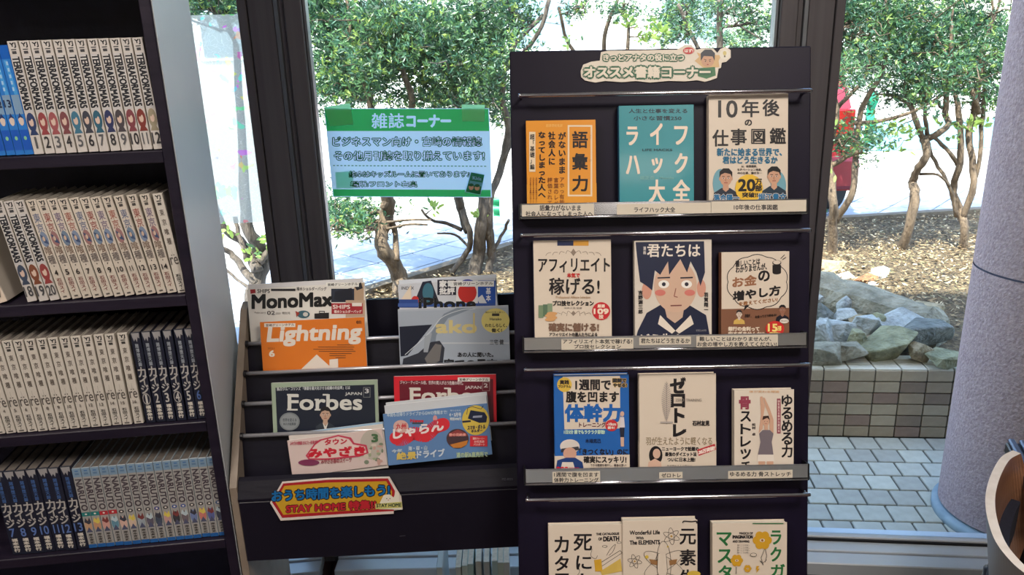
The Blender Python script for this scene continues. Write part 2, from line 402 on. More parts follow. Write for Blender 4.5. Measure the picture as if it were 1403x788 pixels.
# planting bed
KERB = [(-1.5, 2.7), (-1.3, 3.0), (-1.1, 3.6), (-.81, 4.15), (-.44, 4.55), (0, 5.07), (.9, 5.36), (2.3, 5.53), (3.4, 5.68), (5.2, 5.9)]
kx = [p[0] for p in KERB]; ky = [p[1] for p in KERB]
def kerb_y(x): return float(np.interp(x, kx, ky))
def wall_y(x): t = (x - W0[0]) / dw[0]; return W0[1] + dw[1] * t + .15
M_soil = noisy('mulch_soil', (70, 58, 42), (136, 116, 86), 45, .95, .8, 90, dist=.02, c3=(98, 82, 60))
sm = MB(); NX, NY = 150, 60
for i in range(NX):
    x = -1.25 + (6.2) * i / (NX - 1); y0, y1 = wall_y(x) - .01, kerb_y(x) - .03
    for j in range(NY):
        y = y0 + (y1 - y0) * j / (NY - 1)
        z = .275 + .012 * math.sin(x * 5.1 + y * 3.3) * math.sin(y * 4.7 - x) + rnd.uniform(-.007, .007) + .05 * math.exp(-((x - 1.9) ** 2 + (y - 4.1) ** 2) / .3)
        sm.v.append((x, y, z))
for i in range(NX - 1):
    for j in range(NY - 1): sm.f.append((i * NY + j, (i + 1) * NY + j, (i + 1) * NY + j + 1, i * NY + j + 1)); sm.m.append(0)
build(sm, 'planting_bed', M_soil, None, smooth=True, kind='structure')
lit = MB(); LM = [mat(c, .8, 0, 'fallen_leaf') for c in [(150, 126, 92), (96, 76, 52), (190, 172, 138), (66, 54, 40), (120, 112, 80)]]
for k in range(26000):
    x = rnd.uniform(-1.2, 4.2) if k % 3 else rnd.uniform(1.3, 3.4)
    y = rnd.uniform(wall_y(x) + .0, kerb_y(x) - .05)
    if 1.1 < x < 2.0 and y < 3.55: continue
    a = rnd.uniform(0, 2 * PI); l = rnd.uniform(.006, .019); w_ = l * rnd.uniform(.2, .45)
    z = .292 + rnd.uniform(0, .014) + .05 * math.exp(-((x - 1.9) ** 2 + (y - 4.1) ** 2) / .3); ca, sa = math.cos(a), math.sin(a); t1 = rnd.uniform(-.4, .4) * l; t2 = rnd.uniform(-.5, .5) * w_
    lit.add([(x + ca * l, y + sa * l, z + t1), (x - sa * w_, y + ca * w_, z + t2), (x - ca * l, y - sa * l, z - t1), (x + sa * w_, y - ca * w_, z - t2)], [(0, 1, 2, 3)], rnd.choice([0, 0, 1, 1, 2, 3, 4]))
build(lit, 'leaf_litter', LM, None, kind='stuff', label='dry leaf litter scattered over the planting bed', category='leaves')
# edging strip of the bed
eg = MB()
for (a, b) in zip(KERB[1:-1], KERB[2:]):
    A, B = Vector((*a, 0)), Vector((*b, 0)); d = (B - A); l = d.length; M = Matrix.Translation(A) @ Matrix.Rotation(math.atan2(d.y, d.x), 4, 'Z')
    eg.box(0, l, -.04, .03, .1, .315, 0, 0, M)
build(eg, 'trim_bed_edging', noisy('weathered_edging', (96, 84, 70), (120, 106, 90), 20, .9, .3), None, kind='structure')
# ground beyond: path slabs, then sunlit asphalt
M_asph = noisy('pale_asphalt', (178, 172, 162), (196, 190, 180), 40, .9, .2, 300, dist=.003)
gm = MB().box(-14, 16, 3.0, 26, -.4, .205).box(-14, -1.33, 1.9, 3.0, -.4, .205)
build(gm, 'ground', M_asph, None, kind='structure')
pth = empty('path', kind='structure', M=Matrix.Translation((0, 4.4, .205)) @ Matrix.Rotation(math.radians(48), 4, 'Z'))
M_sl = [noisy('path_slab_%d' % i, c, tuple(min(255, v + 12) for v in c), 18, .7, .15, 200, dist=.002) for i, c in enumerate([(150, 156, 166), (138, 146, 158), (160, 164, 172)])]
slab_me = [MB().box(-.144, .144, -.144, .144, -.02, .018, .003).mesh('path_slab', m_) for m_ in M_sl]
ca, sa = math.cos(math.radians(48)), math.sin(math.radians(48)); cnt = 0
for i in range(-16, 18):
    for j in range(-18, 14):
        u, v = i * .3, j * .3; x = ca * u - sa * v; y = 4.4 + sa * u + ca * v
        ky_ = kerb_y(x) if x > -1.2 else 2.9
        dist = min(math.hypot(x - a, y - b) for a, b in [(xx, kerb_y(xx)) for xx in np.arange(-1.25, 5, .12)])
        if y > ky_ + .05 and dist > .17 and dist < 1.25 and -3.2 < x < 4.4:
            o = link('slab', slab_me[rnd.randrange(3)], pth); o.location = (u, v, 0); cnt += 1
print('slabs', cnt)

# rocks
import bmesh
def rock_mesh(name, sx, sy, sz, seed, M, n=16, bev=.06):
    r = random.Random(seed); bm = bmesh.new()
    for _ in range(n):
        v = Vector((r.gauss(0, 1), r.gauss(0, 1), r.gauss(0, 1))).normalized(); k = r.uniform(.82, 1.12)
        v = Vector((max(-.78, min(.78, v.x * k)) / .78, max(-.78, min(.78, v.y * k)) / .78, max(-.7, min(.7, v.z * k)) / .7))
        bm.verts.new((v.x * sx / 2, v.y * sy / 2, v.z * sz / 2))
    bmesh.ops.convex_hull(bm, input=bm.verts)
    for v in [v for v in bm.verts if not v.link_faces]: bm.verts.remove(v)
    bmesh.ops.dissolve_limit(bm, angle_limit=.25, verts=bm.verts, edges=bm.edges)
    bmesh.ops.bevel(bm, geom=list(bm.edges), offset=min(sx, sy, sz) * bev, segments=1, affect='EDGES')
    me = bpy.data.meshes.new(name); bm.to_mesh(me); bm.free(); me.materials.append(M); return me
RC = {'blue': ((136, 138, 134), (186, 188, 184)), 'grey': ((104, 98, 82), (158, 150, 130)), 'green': ((104, 102, 76), (160, 156, 122)),
      'tan': ((130, 114, 86), (178, 160, 128)), 'dark': ((88, 90, 86), (130, 132, 126)), 'white': ((206, 200, 188), (226, 220, 208)), 'rust': ((126, 84, 54), (164, 116, 78))}
RMAT = {k: noisy('stone_' + k, a, b, 16, .85, 1.0, 45, dist=.02) for k, (a, b) in RC.items()}
ROCKS = [  # px, py, width px, height ratio, colour, rotation, label
 (1214, 476, 60, .62, 'green', .2, 'largest blocky greenish stone in the front row just behind the low tiled wall'),
 (1148, 457, 46, .62, 'blue', -.3, 'pale bluish flat-topped stone left of the middle of the rock pile'),
 (1231, 447, 48, .55, 'blue', .4, 'bluish slab-like stone with a smooth pale top, right of the middle of the pile'),
 (1264, 463, 60, .60, 'dark', .1, 'long dark bluish stone at the right end of the rock pile'),
 (1262, 437, 44, .62, 'tan', .3, 'rounded tan-green stone leaning on the right end of the long mossy boulder'),
 (1203, 424, 32, .75, 'dark', .6, 'dark blue-grey angular stone right under the middle of the long mossy boulder'),
 (1200, 444, 26, .8, 'green', .9, 'small greenish stone beneath the dark angular one at mid pile'),
 (1187, 450, 30, .8, 'blue', -.8, 'light bluish stone with a steep slanting face in the centre of the pile'),
 (1171, 425, 34, .75, 'blue', .5, 'bluish stone at the back of the pile in the shade of the long boulder'),
 (1131, 430, 30, .95, 'dark', .2, 'tall dark grey stone at the left back of the rock pile'),
 (1172, 474, 24, 1.3, 'green', .5, 'narrow upright stone wedged left of the largest front stone'),
 (1160, 483, 38, .55, 'grey', -.2, 'low grey stone in the front row left of the upright one'),
 (1131, 486, 44, .50, 'grey', .1, 'low wide grey stone in the front left corner of the pile'),
 (1119, 462, 34, 1.1, 'blue', -.5, 'large bluish stone with a diagonal face at the left edge of the pile'),
 (1261, 484, 24, .95, 'tan', .3, 'small pointed tan stone right of the largest front stone'),
 (1292, 488, 38, .40, 'green', .1, 'low flat stone in the front row near the round pillar'),
 (1118, 413, 22, .8, 'blue', .2, 'small pale stone at the top left corner of the pile beside the book stand'),
 (1157, 434, 26, .55, 'blue', -.2, 'small thin bluish stone lying flat in the upper left of the pile'),
 (1220, 463, 26, .6, 'dark', .4, 'small dark stone squeezed above the largest front stone'),
 (1176, 441, 18, .8, 'tan', .1, 'tiny tan stone in the upper middle of the pile'),
 (1148, 413, 30, .5, 'green', .25, 'thin greenish shard lying against the shaded face of the long boulder'),
 (1127, 446, 26, .7, 'tan', -.1, 'brownish stone between the two big bluish stones on the left of the pile'),
 (1190, 466, 26, .5, 'tan', .3, 'flat tan stone in a gap of the lower middle of the pile'),
 (1198, 378, 52, .55, 'white', .1, 'bright white sunlit boulder behind the long mossy boulder'),
 (1187, 385, 34, .45, 'rust', .3, 'rusty brown stone in front of the bright white boulder'),
 (1192, 391, 17, .6, 'white', .0, 'small round pale pebble in front of the rusty brown stone'),
 (1160, 380, 28, .6, 'white', -.2, 'pale cream stone left of the rusty brown stone'),
 (1131, 374, 56, .45, 'tan', .1, 'broad tan sunlit boulder beyond the left end of the long mossy boulder'),
]
for k, (px, py, wpx, hr, c, rz, lab) in enumerate(ROCKS):
    back = py < 400 and k > 20
    zc = .30 + (.07 if 405 < py < 455 else .04) if not back else .32
    p = atZ(px, py, zc); d = float((p - CP) @ fwd); w_ = wpx / F_PX * d * (1.34 if not back else 1.2)
    o = link('rock', rock_mesh('rock', w_, w_ * .8, w_ * hr * (1.05), 100 + k, RMAT[c], n=13, bev=.025), None, label=lab, category='rock', group='stones in the planting bed')
    o.location = p; o.rotation_euler = (rnd.uniform(-.15, .15), rnd.uniform(-.15, .15), rz)
# long mossy boulder
bm = MB(); A = atZ(1088, 388, .40); B = atZ(1292, 458, .33); ax = (B - A); Lb = np.linalg.norm(ax[:2]); ang = math.atan2(ax[1], ax[0])
br = random.Random(3); ns = 14; ring = []
for i in range(ns + 1):
    t = i / ns; wv = .125 * (1 - .3 * t) * (1 if .03 < t < .97 else .55); hv = .16 * (1 - .35 * t) * (1 if t < .97 else .6)
    z0 = -.12; prof = [(-wv, z0), (-wv * 1.0, hv * .35), (-wv * .75, hv * .8), (-wv * .1, hv), (wv * .7, hv * .9), (wv * 1.05, hv * .3), (wv, z0)]
    ring.append([(t * Lb, y + br.uniform(-.012, .012), z + br.uniform(-.01, .01)) for y, z in prof])
vs = [p for r_ in ring for p in r_]; fs = []
for i in range(ns):
    for j in range(6): fs.append((i * 7 + j, i * 7 + j + 1, (i + 1) * 7 + j + 1, (i + 1) * 7 + j))
    fs.append((i * 7 + 6, i * 7, (i + 1) * 7, (i + 1) * 7 + 6))
fs += [tuple(range(7)), tuple(reversed(range(ns * 7, ns * 7 + 7)))]
bm.add(vs, fs)
o = build(bm, 'boulder', RMAT['grey'], None, label='long low mossy grey-green boulder running diagonally behind the rock pile', category='rock')
o.location = (A[0], A[1], .33); o.rotation_euler = (0, 0, ang)

# ------------------------------------------------------------ trees
M_bark = [noisy('bark_%d' % i, a, b, 14, .9, .9, 60, dist=.01, stretch=(3, 3, .6)) for i, (a, b) in enumerate([((84, 70, 58), (132, 112, 92)), ((72, 64, 58), (112, 100, 90))])]
M_leaf = [thin('leaf_teal', (66, 112, 84), .4), thin('leaf_mid', (98, 140, 86), .45), thin('leaf_bright', (150, 176, 84), .5), thin('leaf_dark', (48, 78, 54), .35)]
def tree(name, label, L, stems, blobs, broad=(), seed=0, bark=0, crown=None, dens=1.0, group=None):
    r = random.Random(seed); base = atY(stems[0][0][0], stems[0][0][1], L); base[2] = min(base[2], .29)
    t = empty(name, label, 'tree', group, M=Matrix.Translation(base)); spts = []
    for st in stems:
        pts = []; rad = []
        for k, q in enumerate(st):
            p = atY(q[0], q[1], L); p[1] += .05 * math.sin(k * 1.7 + seed); d = float((p - CP) @ fwd); pts.append(p); rad.append(q[2] / F_PX * d)
        if st is stems[0]: pts.insert(0, pts[0] * [1, 1, 0] + [0, 0, .2]); rad.insert(0, rad[0] * 1.25)
        P = []; Rr = []
        for k in range(len(pts) - 1):                     # smooth the polyline
            for q in range(4):
                f = q / 4; a = pts[max(k - 1, 0)]; b = pts[k]; c = pts[k + 1]; e = pts[min(k + 2, len(pts) - 1)]
                P.append(.5 * (2 * b + (c - a) * f + (2 * a - 5 * b + 4 * c - e) * f * f + (3 * b - a - 3 * c + e) * f ** 3) + np.array([r.uniform(-.004, .004), r.uniform(-.004, .004), 0]))
                Rr.append((rad[k] * (1 - f) + rad[k + 1] * f) * r.uniform(.93, 1.07))
        P.append(pts[-1]); Rr.append(rad[-1]); spts += [(p, q) for p, q in zip(P, Rr)]
        build(MB().tube([p - base for p in P], Rr, 8), 'trunk', M_bark[bark], t, smooth=True)
    br = MB(); tips = []
    def twig(a, b, ra, n=5, wob=.06):
        a = np.array(a); b = np.array(b); l = np.linalg.norm(b - a); pts = []
        for k in range(n + 1): f = k / n; pts.append(a + (b - a) * f + (np.array([r.gauss(0, 1), r.gauss(0, 1), r.gauss(0, 1)]) * wob * l * (0 if k in (0,) else 1) * .5))
        br.tube([p - base for p in pts], [max(ra * (1 - .8 * k / n), .0012) for k in range(n + 1)], 4, cap=False); return pts
    B3 = []
    for (x, y, rx, ry, *k) in blobs:
        c = atY(x, y, L + r.uniform(-.1, .35)); d = float((c - CP) @ fwd); B3.append((c, rx / F_PX * d, ry / F_PX * d, rx * ry * PI, k[0] if k else 1))
    if crown:
        for (dx, dy, z, rr, n_) in crown: B3.append((base * [1, 1, 0] + [dx, dy, z], rr, rr * .6, n_ * 100, .9))
    lf = MB()
    for (c, rx, ry, area, kd) in B3:
        nt = max(4, int(area / 260))
        low = min(spts, key=lambda s: np.linalg.norm(s[0] - c) + (0 if s[0][2] < c[2] else .3))
        lm = twig(low[0], c, min(low[1], .02) * .7, 6)
        for k in range(nt):
            q = c + np.array([r.gauss(0, .5) * rx, r.gauss(0, .28), r.gauss(0, .5) * ry]); s_ = r.choice(lm[2:])
            tw = twig(s_, q, .007, 5, .09); tips.append(q)
            if k % 2: twig(tw[2], tw[2] + np.array([r.gauss(0, .12), r.gauss(0, .1), r.gauss(.05, .1)]), .003, 3)
        n = int(area / 3.1 * dens * kd)
        cen = [c + np.array([r.gauss(0, .55) * rx, r.gauss(0, .22), r.gauss(0, .55) * ry]) for _ in range(max(3, int(n / 26)))]
        for k in range(n):
            q = r.choice(cen) + np.array([r.gauss(0, .05), r.gauss(0, .05), r.gauss(0, .035)])
            ax = np.array([r.gauss(0, 1), r.gauss(0, 1), r.gauss(.3, .8)]); ax /= np.linalg.norm(ax)
            mi = r.choice([0, 0, 1, 1, 3, 3]) if r.random() > .10 else 2
            for s2 in range(4):
                dv = ax + np.array([r.gauss(0, .5), r.gauss(0, .5), r.gauss(0, .5)]); dv /= np.linalg.norm(dv); sd = np.cross(dv, [r.gauss(0, 1), r.gauss(0, 1), .3]); sd /= np.linalg.norm(sd) + 1e-6
                l = r.uniform(.022, .042); w_ = .0037; o_ = q - base
                lf.add([o_, o_ + dv * l * .5 + sd * w_, o_ + dv * l, o_ + dv * l * .5 - sd * w_], [(0, 1, 2, 3)], mi)
    for (x, y, rr, n) in broad:
        c = atY(x, y, L - .05); d = float((c - CP) @ fwd); rw = rr / F_PX * d
        low = min(spts, key=lambda s: np.linalg.norm(s[0] - c)); twig(low[0], c, .005, 5)
        for k in range(n):
            q = c + np.array([r.gauss(0, .45) * rw, r.gauss(0, .06), r.gauss(0, .35) * rw]); dv = np.array([r.gauss(0, 1), r.gauss(0, .6), r.gauss(.5, .6)]); dv /= np.linalg.norm(dv)
            sd = np.cross(dv, [r.gauss(0, .5), 1, r.gauss(0, .5)]); sd /= np.linalg.norm(sd); l = r.uniform(.03, .055); w_ = l * .2; o_ = q - base
            lf.add([o_, o_ + dv * l * .35 + sd * w_, o_ + dv * l * .8 + sd * w_ * .8, o_ + dv * l, o_ + dv * l * .8 - sd * w_ * .8, o_ + dv * l * .35 - sd * w_], [(0, 1, 2, 3, 4, 5)], 2 if r.random() < .8 else 1)
    if br.f: build(br, 'branches', M_bark[bark], t, smooth=True, kind='stuff')
    if lf.f: build(lf, 'foliage', M_leaf, t, kind='stuff')
    return t
tree('garden_tree', 'dark forked tree seen through the left pane under the frosted film', 4.25,
     [[(352, 404, 13), (355, 375, 12), (358, 355, 11), (352, 330, 9), (342, 305, 8), (330, 200, 6), (320, 60, 4)],
      [(357, 368, 8), (342, 350, 7), (325, 332, 6), (307, 308, 5), (280, 230, 4)], [(354, 385, 6), (330, 365, 5), (312, 350, 4), (296, 335, 3)],
      [(358, 356, 6), (368, 342, 4), (375, 328, 3), (380, 300, 3)], [(342, 352, 4), (326, 320, 3), (318, 300, 3)], [(356, 395, 3), (330, 388, 2), (305, 372, 2)]],
     [(300, 2, 48, 20), (270, -20, 40, 30)], [(313, 319, 16, 14), (352, 346, 18, 22), (305, 452, 18, 26), (360, 330, 10, 8)], 11, 1, crown=[(-.3, 0, 2.35, .75, 70), (-.3 + .3, 0 + .2, 2.8, .7, 60)])
tree('garden_tree', 'tree with an S-curved trunk directly below the green notice on the glass', 4.15,
     [[(550, 402, 12), (547, 385, 12), (538, 360, 11), (526, 338, 10), (524, 318, 9), (529, 296, 10), (531, 270, 9), (524, 230, 8), (515, 190, 6), (500, 120, 5), (480, 50, 4)],
      [(543, 355, 5), (540, 325, 4), (534, 300, 4)], [(527, 285, 6), (545, 220, 5), (565, 150, 5), (555, 100, 4), (540, 60, 3)], [(531, 312, 2), (560, 310, 1.6), (585, 309, 1.3)], [(531, 303, 2), (558, 304, 1.6), (590, 302, 1.2)]],
     [(468, 50, 42, 52), (452, 118, 30, 30), (540, 30, 62, 32, 1.1), (490, 112, 40, 24), (478, 296, 36, 20, .9), (505, 312, 26, 12, .6), (580, 64, 48, 34), (450, 8, 34, 22), (520, 78, 44, 24), (452, 280, 22, 16)], [(455, 102, 9, 8)], 12, 0, crown=[(-.2, .1, 2.35, .75, 70), (-.2 + .3, .1 + .2, 2.8, .7, 60)])
tree('garden_tree', 'many-stemmed tree growing between the green notice and the book stand', 4.45,
     [[(649, 380, 9), (655, 349, 9), (659, 312, 9), (664, 272, 8), (655, 220, 7), (642, 160, 6), (620, 110, 5), (590, 70, 4)],
      [(618, 376, 4), (639, 349, 4), (645, 322, 4), (637, 297, 4), (628, 272, 4), (615, 220, 3)], [(668, 376, 6), (674, 349, 6), (670, 312, 6), (672, 272, 5), (688, 225, 5), (697, 175, 5), (688, 130, 4), (700, 70, 3), (745, 20, 3)],
      [(641, 318, 6), (634, 297, 6), (629, 270, 6), (622, 220, 4)], [(632, 316, 3), (610, 308, 2.5), (592, 300, 2), (578, 285, 1.6)], [(642, 160, 4), (690, 100, 3), (735, 50, 3), (752, 0, 3)],
      [(642, 160, 4), (600, 120, 3), (545, 85, 3), (510, 50, 2)], [(640, 338, 2), (622, 324, 1.6), (600, 318, 1.2)], [(690, 220, 3), (715, 170, 3), (760, 120, 2)], [(676, 345, 3), (690, 320, 2), (697, 300, 2)]],
     [(640, 32, 50, 34, 1.1), (628, 88, 44, 22, .8), (700, 22, 34, 30, .8), (668, 110, 30, 22, .6), (660, 130, 28, 22, .9), (612, 130, 40, 20, .9), (560, 70, 40, 30, .8), (690, 150, 16, 26, .7), (670, 70, 34, 30, .8), (560, 132, 34, 12, .6)], [(575, 115, 14, 16), (612, 98, 14, 20), (583, 108, 12, 12), (658, 300, 10, 10), (595, 285, 10, 12), (700, 10, 14, 12)], 13, 1, crown=[(.2, 0, 2.35, .75, 70), (.2 + .3, 0 + .2, 2.8, .7, 60)])
tree('garden_tree', 'twin-trunked tree at the left edge of the right-hand pane by the red car', 4.6,
     [[(1144, 352, 7), (1141, 310, 6.5), (1137, 275, 6), (1139, 242, 6), (1138, 216, 5.5), (1138, 183, 5), (1142, 150, 5), (1136, 90, 4), (1142, 30, 3)],
      [(1145, 310, 5), (1152, 292, 5), (1164, 260, 4.5), (1174, 214, 4), (1186, 150, 3.5), (1205, 100, 3), (1215, 40, 3)], [(1139, 232, 4), (1160, 215, 3), (1176, 205, 3)], [(1140, 160, 3), (1160, 135, 3), (1182, 100, 2.5), (1190, 60, 2)],
      [(1110, 330, 2.5), (1118, 345, 3), (1124, 358, 3)], [(1176, 170, 3), (1210, 165, 2.5), (1250, 150, 2), (1295, 128, 2)]],
     [(1160, 28, 36, 34), (1150, 92, 24, 26, .8), (1182, 78, 34, 26, .8), (1158, 190, 24, 16, .7), (1180, 200, 22, 16, .6), (1195, 20, 26, 22)], [(1150, 170, 12, 12), (1183, 195, 10, 8), (1132, 233, 9, 8)], 14, 0, crown=[(0, 0, 2.35, .75, 70), (0 + .3, 0 + .2, 2.8, .7, 60)])
tree('garden_tree', 'single-trunked tree forking into a Y in the middle of the right-hand pane', 4.7,
     [[(1238, 346, 6.5), (1242, 305, 6), (1251, 265, 6.5), (1256, 252, 6), (1257, 235, 5), (1263, 212, 5.5), (1268, 189, 5.5)],
      [(1266, 195, 4.5), (1280, 182, 4.5), (1296, 170, 4), (1301, 156, 4), (1299, 122, 3.5), (1296, 80, 3), (1304, 30, 2)], [(1268, 192, 4), (1253, 173, 4), (1246, 148, 3.5), (1247, 120, 3), (1240, 70, 3), (1232, 20, 2)],
      [(1263, 240, 2), (1280, 238, 1.6), (1298, 255, 1.4)], [(1275, 190, 3), (1262, 150, 2.5), (1272, 110, 2), (1285, 60, 2)]],
     [(1238, 25, 42, 30), (1268, 62, 40, 24, .9), (1222, 72, 28, 20, .8), (1288, 96, 26, 18, .8), (1215, 128, 28, 18, .7), (1255, 130, 26, 16, .6), (1252, 108, 24, 14, .6)], [(1222, 176, 15, 26), (1246, 182, 12, 20), (1262, 140, 10, 10), (1228, 205, 10, 8)], 15, 0, crown=[(0, 0, 2.35, .75, 70), (0 + .3, 0 + .2, 2.8, .7, 60)])
tree('garden_tree', 'three-stemmed tree growing next to the round pillar', 4.75,
     [[(1316, 342, 5.5), (1316, 310, 5.5), (1316, 285, 6), (1311, 258, 4.5), (1311, 221, 4.5), (1312, 166, 4), (1314, 120, 3), (1320, 60, 3)],
      [(1317, 300, 4.5), (1328, 247, 4.5), (1331, 185, 4.5), (1340, 155, 5), (1335, 120, 4), (1345, 60, 3)], [(1330, 260, 3), (1336, 215, 3), (1350, 160, 3), (1356, 110, 3)], [(1340, 155, 3.5), (1328, 130, 3), (1322, 90, 3)],
      [(1308, 296, 2.6), (1296, 255, 2.4), (1284, 222, 2.4), (1276, 196, 2.2)], [(1310, 225, 3), (1296, 208, 2.8), (1284, 190, 2.5)]],
     [(1318, 25, 46, 32), (1345, 78, 32, 30, .9), (1305, 78, 24, 24, .8), (1350, 130, 16, 20, .7), (1325, 125, 26, 18, .7), (1290, 120, 20, 14, .5)], [(1327, 170, 12, 20), (1345, 172, 11, 16), (1296, 172, 9, 9), (1304, 190, 8, 8)], 16, 0, crown=[(0, 0, 2.35, .75, 70), (0 + .3, 0 + .2, 2.8, .7, 60)])
tree('garden_tree', 'airy tree with pale leaves seen above the middle of the book stand', 5.2,
     [[(835, 330, 4), (838, 200, 4), (832, 100, 3.5), (828, 50, 3), (845, 0, 2)], [(838, 190, 3), (815, 110, 3), (780, 60, 2.5), (765, 10, 2)], [(836, 150, 3), (858, 80, 3), (862, 30, 2)]],
     [(850, 10, 30, 18, .5), (800, 8, 34, 16, .4)], [(862, 33, 14, 22), (900, 38, 16, 34), (888, 52, 16, 26), (800, 18, 14, 10), (780, 58, 12, 10), (856, 22, 12, 12), (910, 45, 14, 20)], 17, 0, dens=.8)
tree('garden_tree', 'dense drooping tree seen above the right half of the book stand', 5.3,
     [[(985, 300, 5), (986, 150, 5), (988, 40, 4.5), (984, 0, 4)], [(986, 120, 3), (950, 50, 3), (930, 5, 2)]],
     [(940, 12, 36, 28, .9), (925, 40, 22, 20, .8), (1010, 8, 36, 18, .9), (1040, 30, 16, 26, .8)], [], 18, 1)
tree('hedge_shrub', 'low clipped green hedge far behind the right end of the book stand', 9.6,
     [[(1015, 270, 4), (1015, 150, 4), (1010, 70, 3)]], [(995, 52, 34, 18, 1.4), (1035, 48, 26, 18, 1.4), (1010, 80, 50, 20, 1), (1015, 130, 50, 40, .6)], [], 19, 1)['category'] = 'shrub'

# ------------------------------------------------------------ round stucco pillar outside the right pane
M_stucco = noisy('mauve_stucco', (152, 128, 132), (182, 158, 158), 90, .85, 1.0, 120, dist=.006)
Rp = .22; cyp = 2.31; cxp = .6105 * cyp + math.sqrt(1 + .6105 ** 2) * Rp
pil = empty('round_pillar', 'round mauve stucco pillar outside the right-hand pane', 'pillar', M=Matrix.Translation((cxp, cyp, 0)))
def lathe(prof, n=64):
    mb = MB(); vs = []; fs = []
    for (r_, z) in prof: vs += [(r_ * math.cos(2 * PI * k / n), r_ * math.sin(2 * PI * k / n), z) for k in range(n)]
    for i in range(len(prof) - 1):
        for k in range(n): fs.append((i * n + k, i * n + (k + 1) % n, (i + 1) * n + (k + 1) % n, (i + 1) * n + k))
    mb.add(vs, fs); return mb
tang = hit(1335, 357, (0, 2.2, 0), (0, 1, 0)); zt = CAM_H + (tang[2] - CAM_H) / 2.2 * (cyp + Rp * .5)
build(lathe([(Rp, .04), (Rp, zt - .003)]), 'shaft', M_stucco, pil, smooth=True); build(lathe([(Rp, zt + .003), (Rp, 2.72)]), 'shaft', M_stucco, pil, smooth=True); build(lathe([(Rp - .004, zt - .006), (Rp - .004, zt + .006)]), 'joint', mat((72, 72, 92), .8), pil, smooth=True)
build(lathe([(Rp - .01, 0.0), (Rp + .018, .0), (Rp + .018, .022), (Rp + .012, .03), (Rp - .01, .032)]), 'skirting', noisy('pale_blue_grey_mortar', (128, 146, 158), (150, 166, 176), 20, .7), pil, smooth=True)

# ------------------------------------------------------------ red car, banners, far house
cc = atZ(1150, 276, .205); cg = Matrix.Translation((cc[0] - 1.36, cc[1] + 0.0, .205))
cg = Matrix.Translation((cc[0] - 1.74, cc[1] - .75, .205))
car = empty('car', 'red hatchback parked behind the twin-trunked tree, mostly hidden by the book stand', 'car', M=cg)
M_red = mat((150, 30, 42), .3, .1, 'red_car_paint', coat=.6); cw = 1.5
prof = [(0, .24), (0, .62), (.06, .74), (.42, 1.2), (.9, 1.26), (2.0, 1.22), (2.6, .85), (3.4, .74), (3.5, .6), (3.5, .24)]
MX = Matrix(((0, 0, 1, 0), (1, 0, 0, 0), (0, 1, 0, 0), (0, 0, 0, 1)))
build(MB().prism(prof, 0, cw, 0, MX), 'body', M_red, car)
build(MB().prism([(.1, .80), (.38, 1.15), (.39, 1.15), (.11, .80)], .12, cw - .12, 0, Matrix.Translation((0, -.025, 0)) @ MX), 'rear_window', mat((30, 36, 44), .1, 0, 'car_glass'), car)
build(MB().box(-.02, cw + .02, -.08, .06, .26, .5, .03), 'bumper', mat((138, 40, 52), .45), car)
for sx, ys in ((.02, 1), (cw - .02, 1)):
    for yy in (.5, 2.75):
        wh = build(MB().tube([(-.09, 0, 0), (.09, 0, 0)], .28, 24), 'wheel', mat((52, 52, 54), .8), car); wh.location = (sx, yy, .28)
        build(MB().tube([(-.1, 0, 0), (.1, 0, 0)], .17, 16), 'hubcap', mat((170, 172, 176), .3, .8), wh)
for sx in (.1, cw - .1): build(MB().box(sx - .07, sx + .07, -.03, .05, .62, .84, .01), 'tail_light', mat((170, 20, 20), .2), car)
def banner(px, pyb, pyt, wpx, lab, L, c):
    b = atY(px, pyb, L); tt = atY(px, pyt, L); h = tt[2] - .205; w_ = wpx / F_PX * L
    t = empty('banner', lab, 'banner', M=Matrix.Translation((b[0], L, .205)))
    build(MB().tube([(0, 0, 0), (0, 0, h + .1)], .009, 8), 'pole', mat((220, 220, 220), .4), t)
    mb = MB(); n = 10; z0 = max(b[2] - .205, .02)
    for k in range(n + 1):
        z = z0 + (h - z0) * k / n; o_ = .03 * math.sin(k * 1.3); mb.v += [(.01, o_ * .3, z), (w_ + .01, o_, z), (.01, o_ * .3 + .003, z), (w_ + .01, o_ + .003, z)]
    for k in range(n):
        a = k * 4; mb.f += [(a, a + 1, a + 5, a + 4), (a + 2, a + 6, a + 7, a + 3)]; mb.m += [0, 0]
    build(mb, 'cloth', thin('banner_cloth_' + lab[:6], c, .5), t, smooth=True)
    build(MB().tube([(0, 0, h), (w_ + .02, 0, h)], .006, 6), 'cross_rod', mat((220, 220, 220), .4), t)
banner(1117, 293, 212, 15, 'bright green banner standing in front of the red car', 6.1, (20, 170, 84))
banner(1181, 196, 125, 13, 'tall teal-green banner rising right of the red car', 6.9, (30, 170, 130))
banner(676, 335, 270, 9, 'narrow green banner behind the many-stemmed tree beside the book stand', 6.3, (40, 180, 120))
hs = empty('house', 'pale house far across the sunlit road', 'building', M=Matrix.Translation((-1, 19, .2)))
build(MB().box(-8, 9, 0, 6, 0, 4.2), 'wall', noisy('pale_render', (206, 206, 200), (220, 220, 214), 2, .9), hs)
build(MB().prism([(-.6, 4.2), (3, 6.2), (6.6, 4.2)], -8.4, 9.4, 0, MX), 'roof', mat((130, 136, 140), .8), hs)
for wx in (-6, -2.5, 1, 4.5): wf = build(MB().box(wx, wx + 1.6, -.05, .02, 1.1, 2.4, .02), 'window', mat((225, 225, 225), .5), hs); build(MB().box(wx + .1, wx + 1.5, -.07, -.051, 1.2, 2.3), 'pane', mat((120, 140, 150), .1), wf)
gu = atZ(1285, 205, .205)
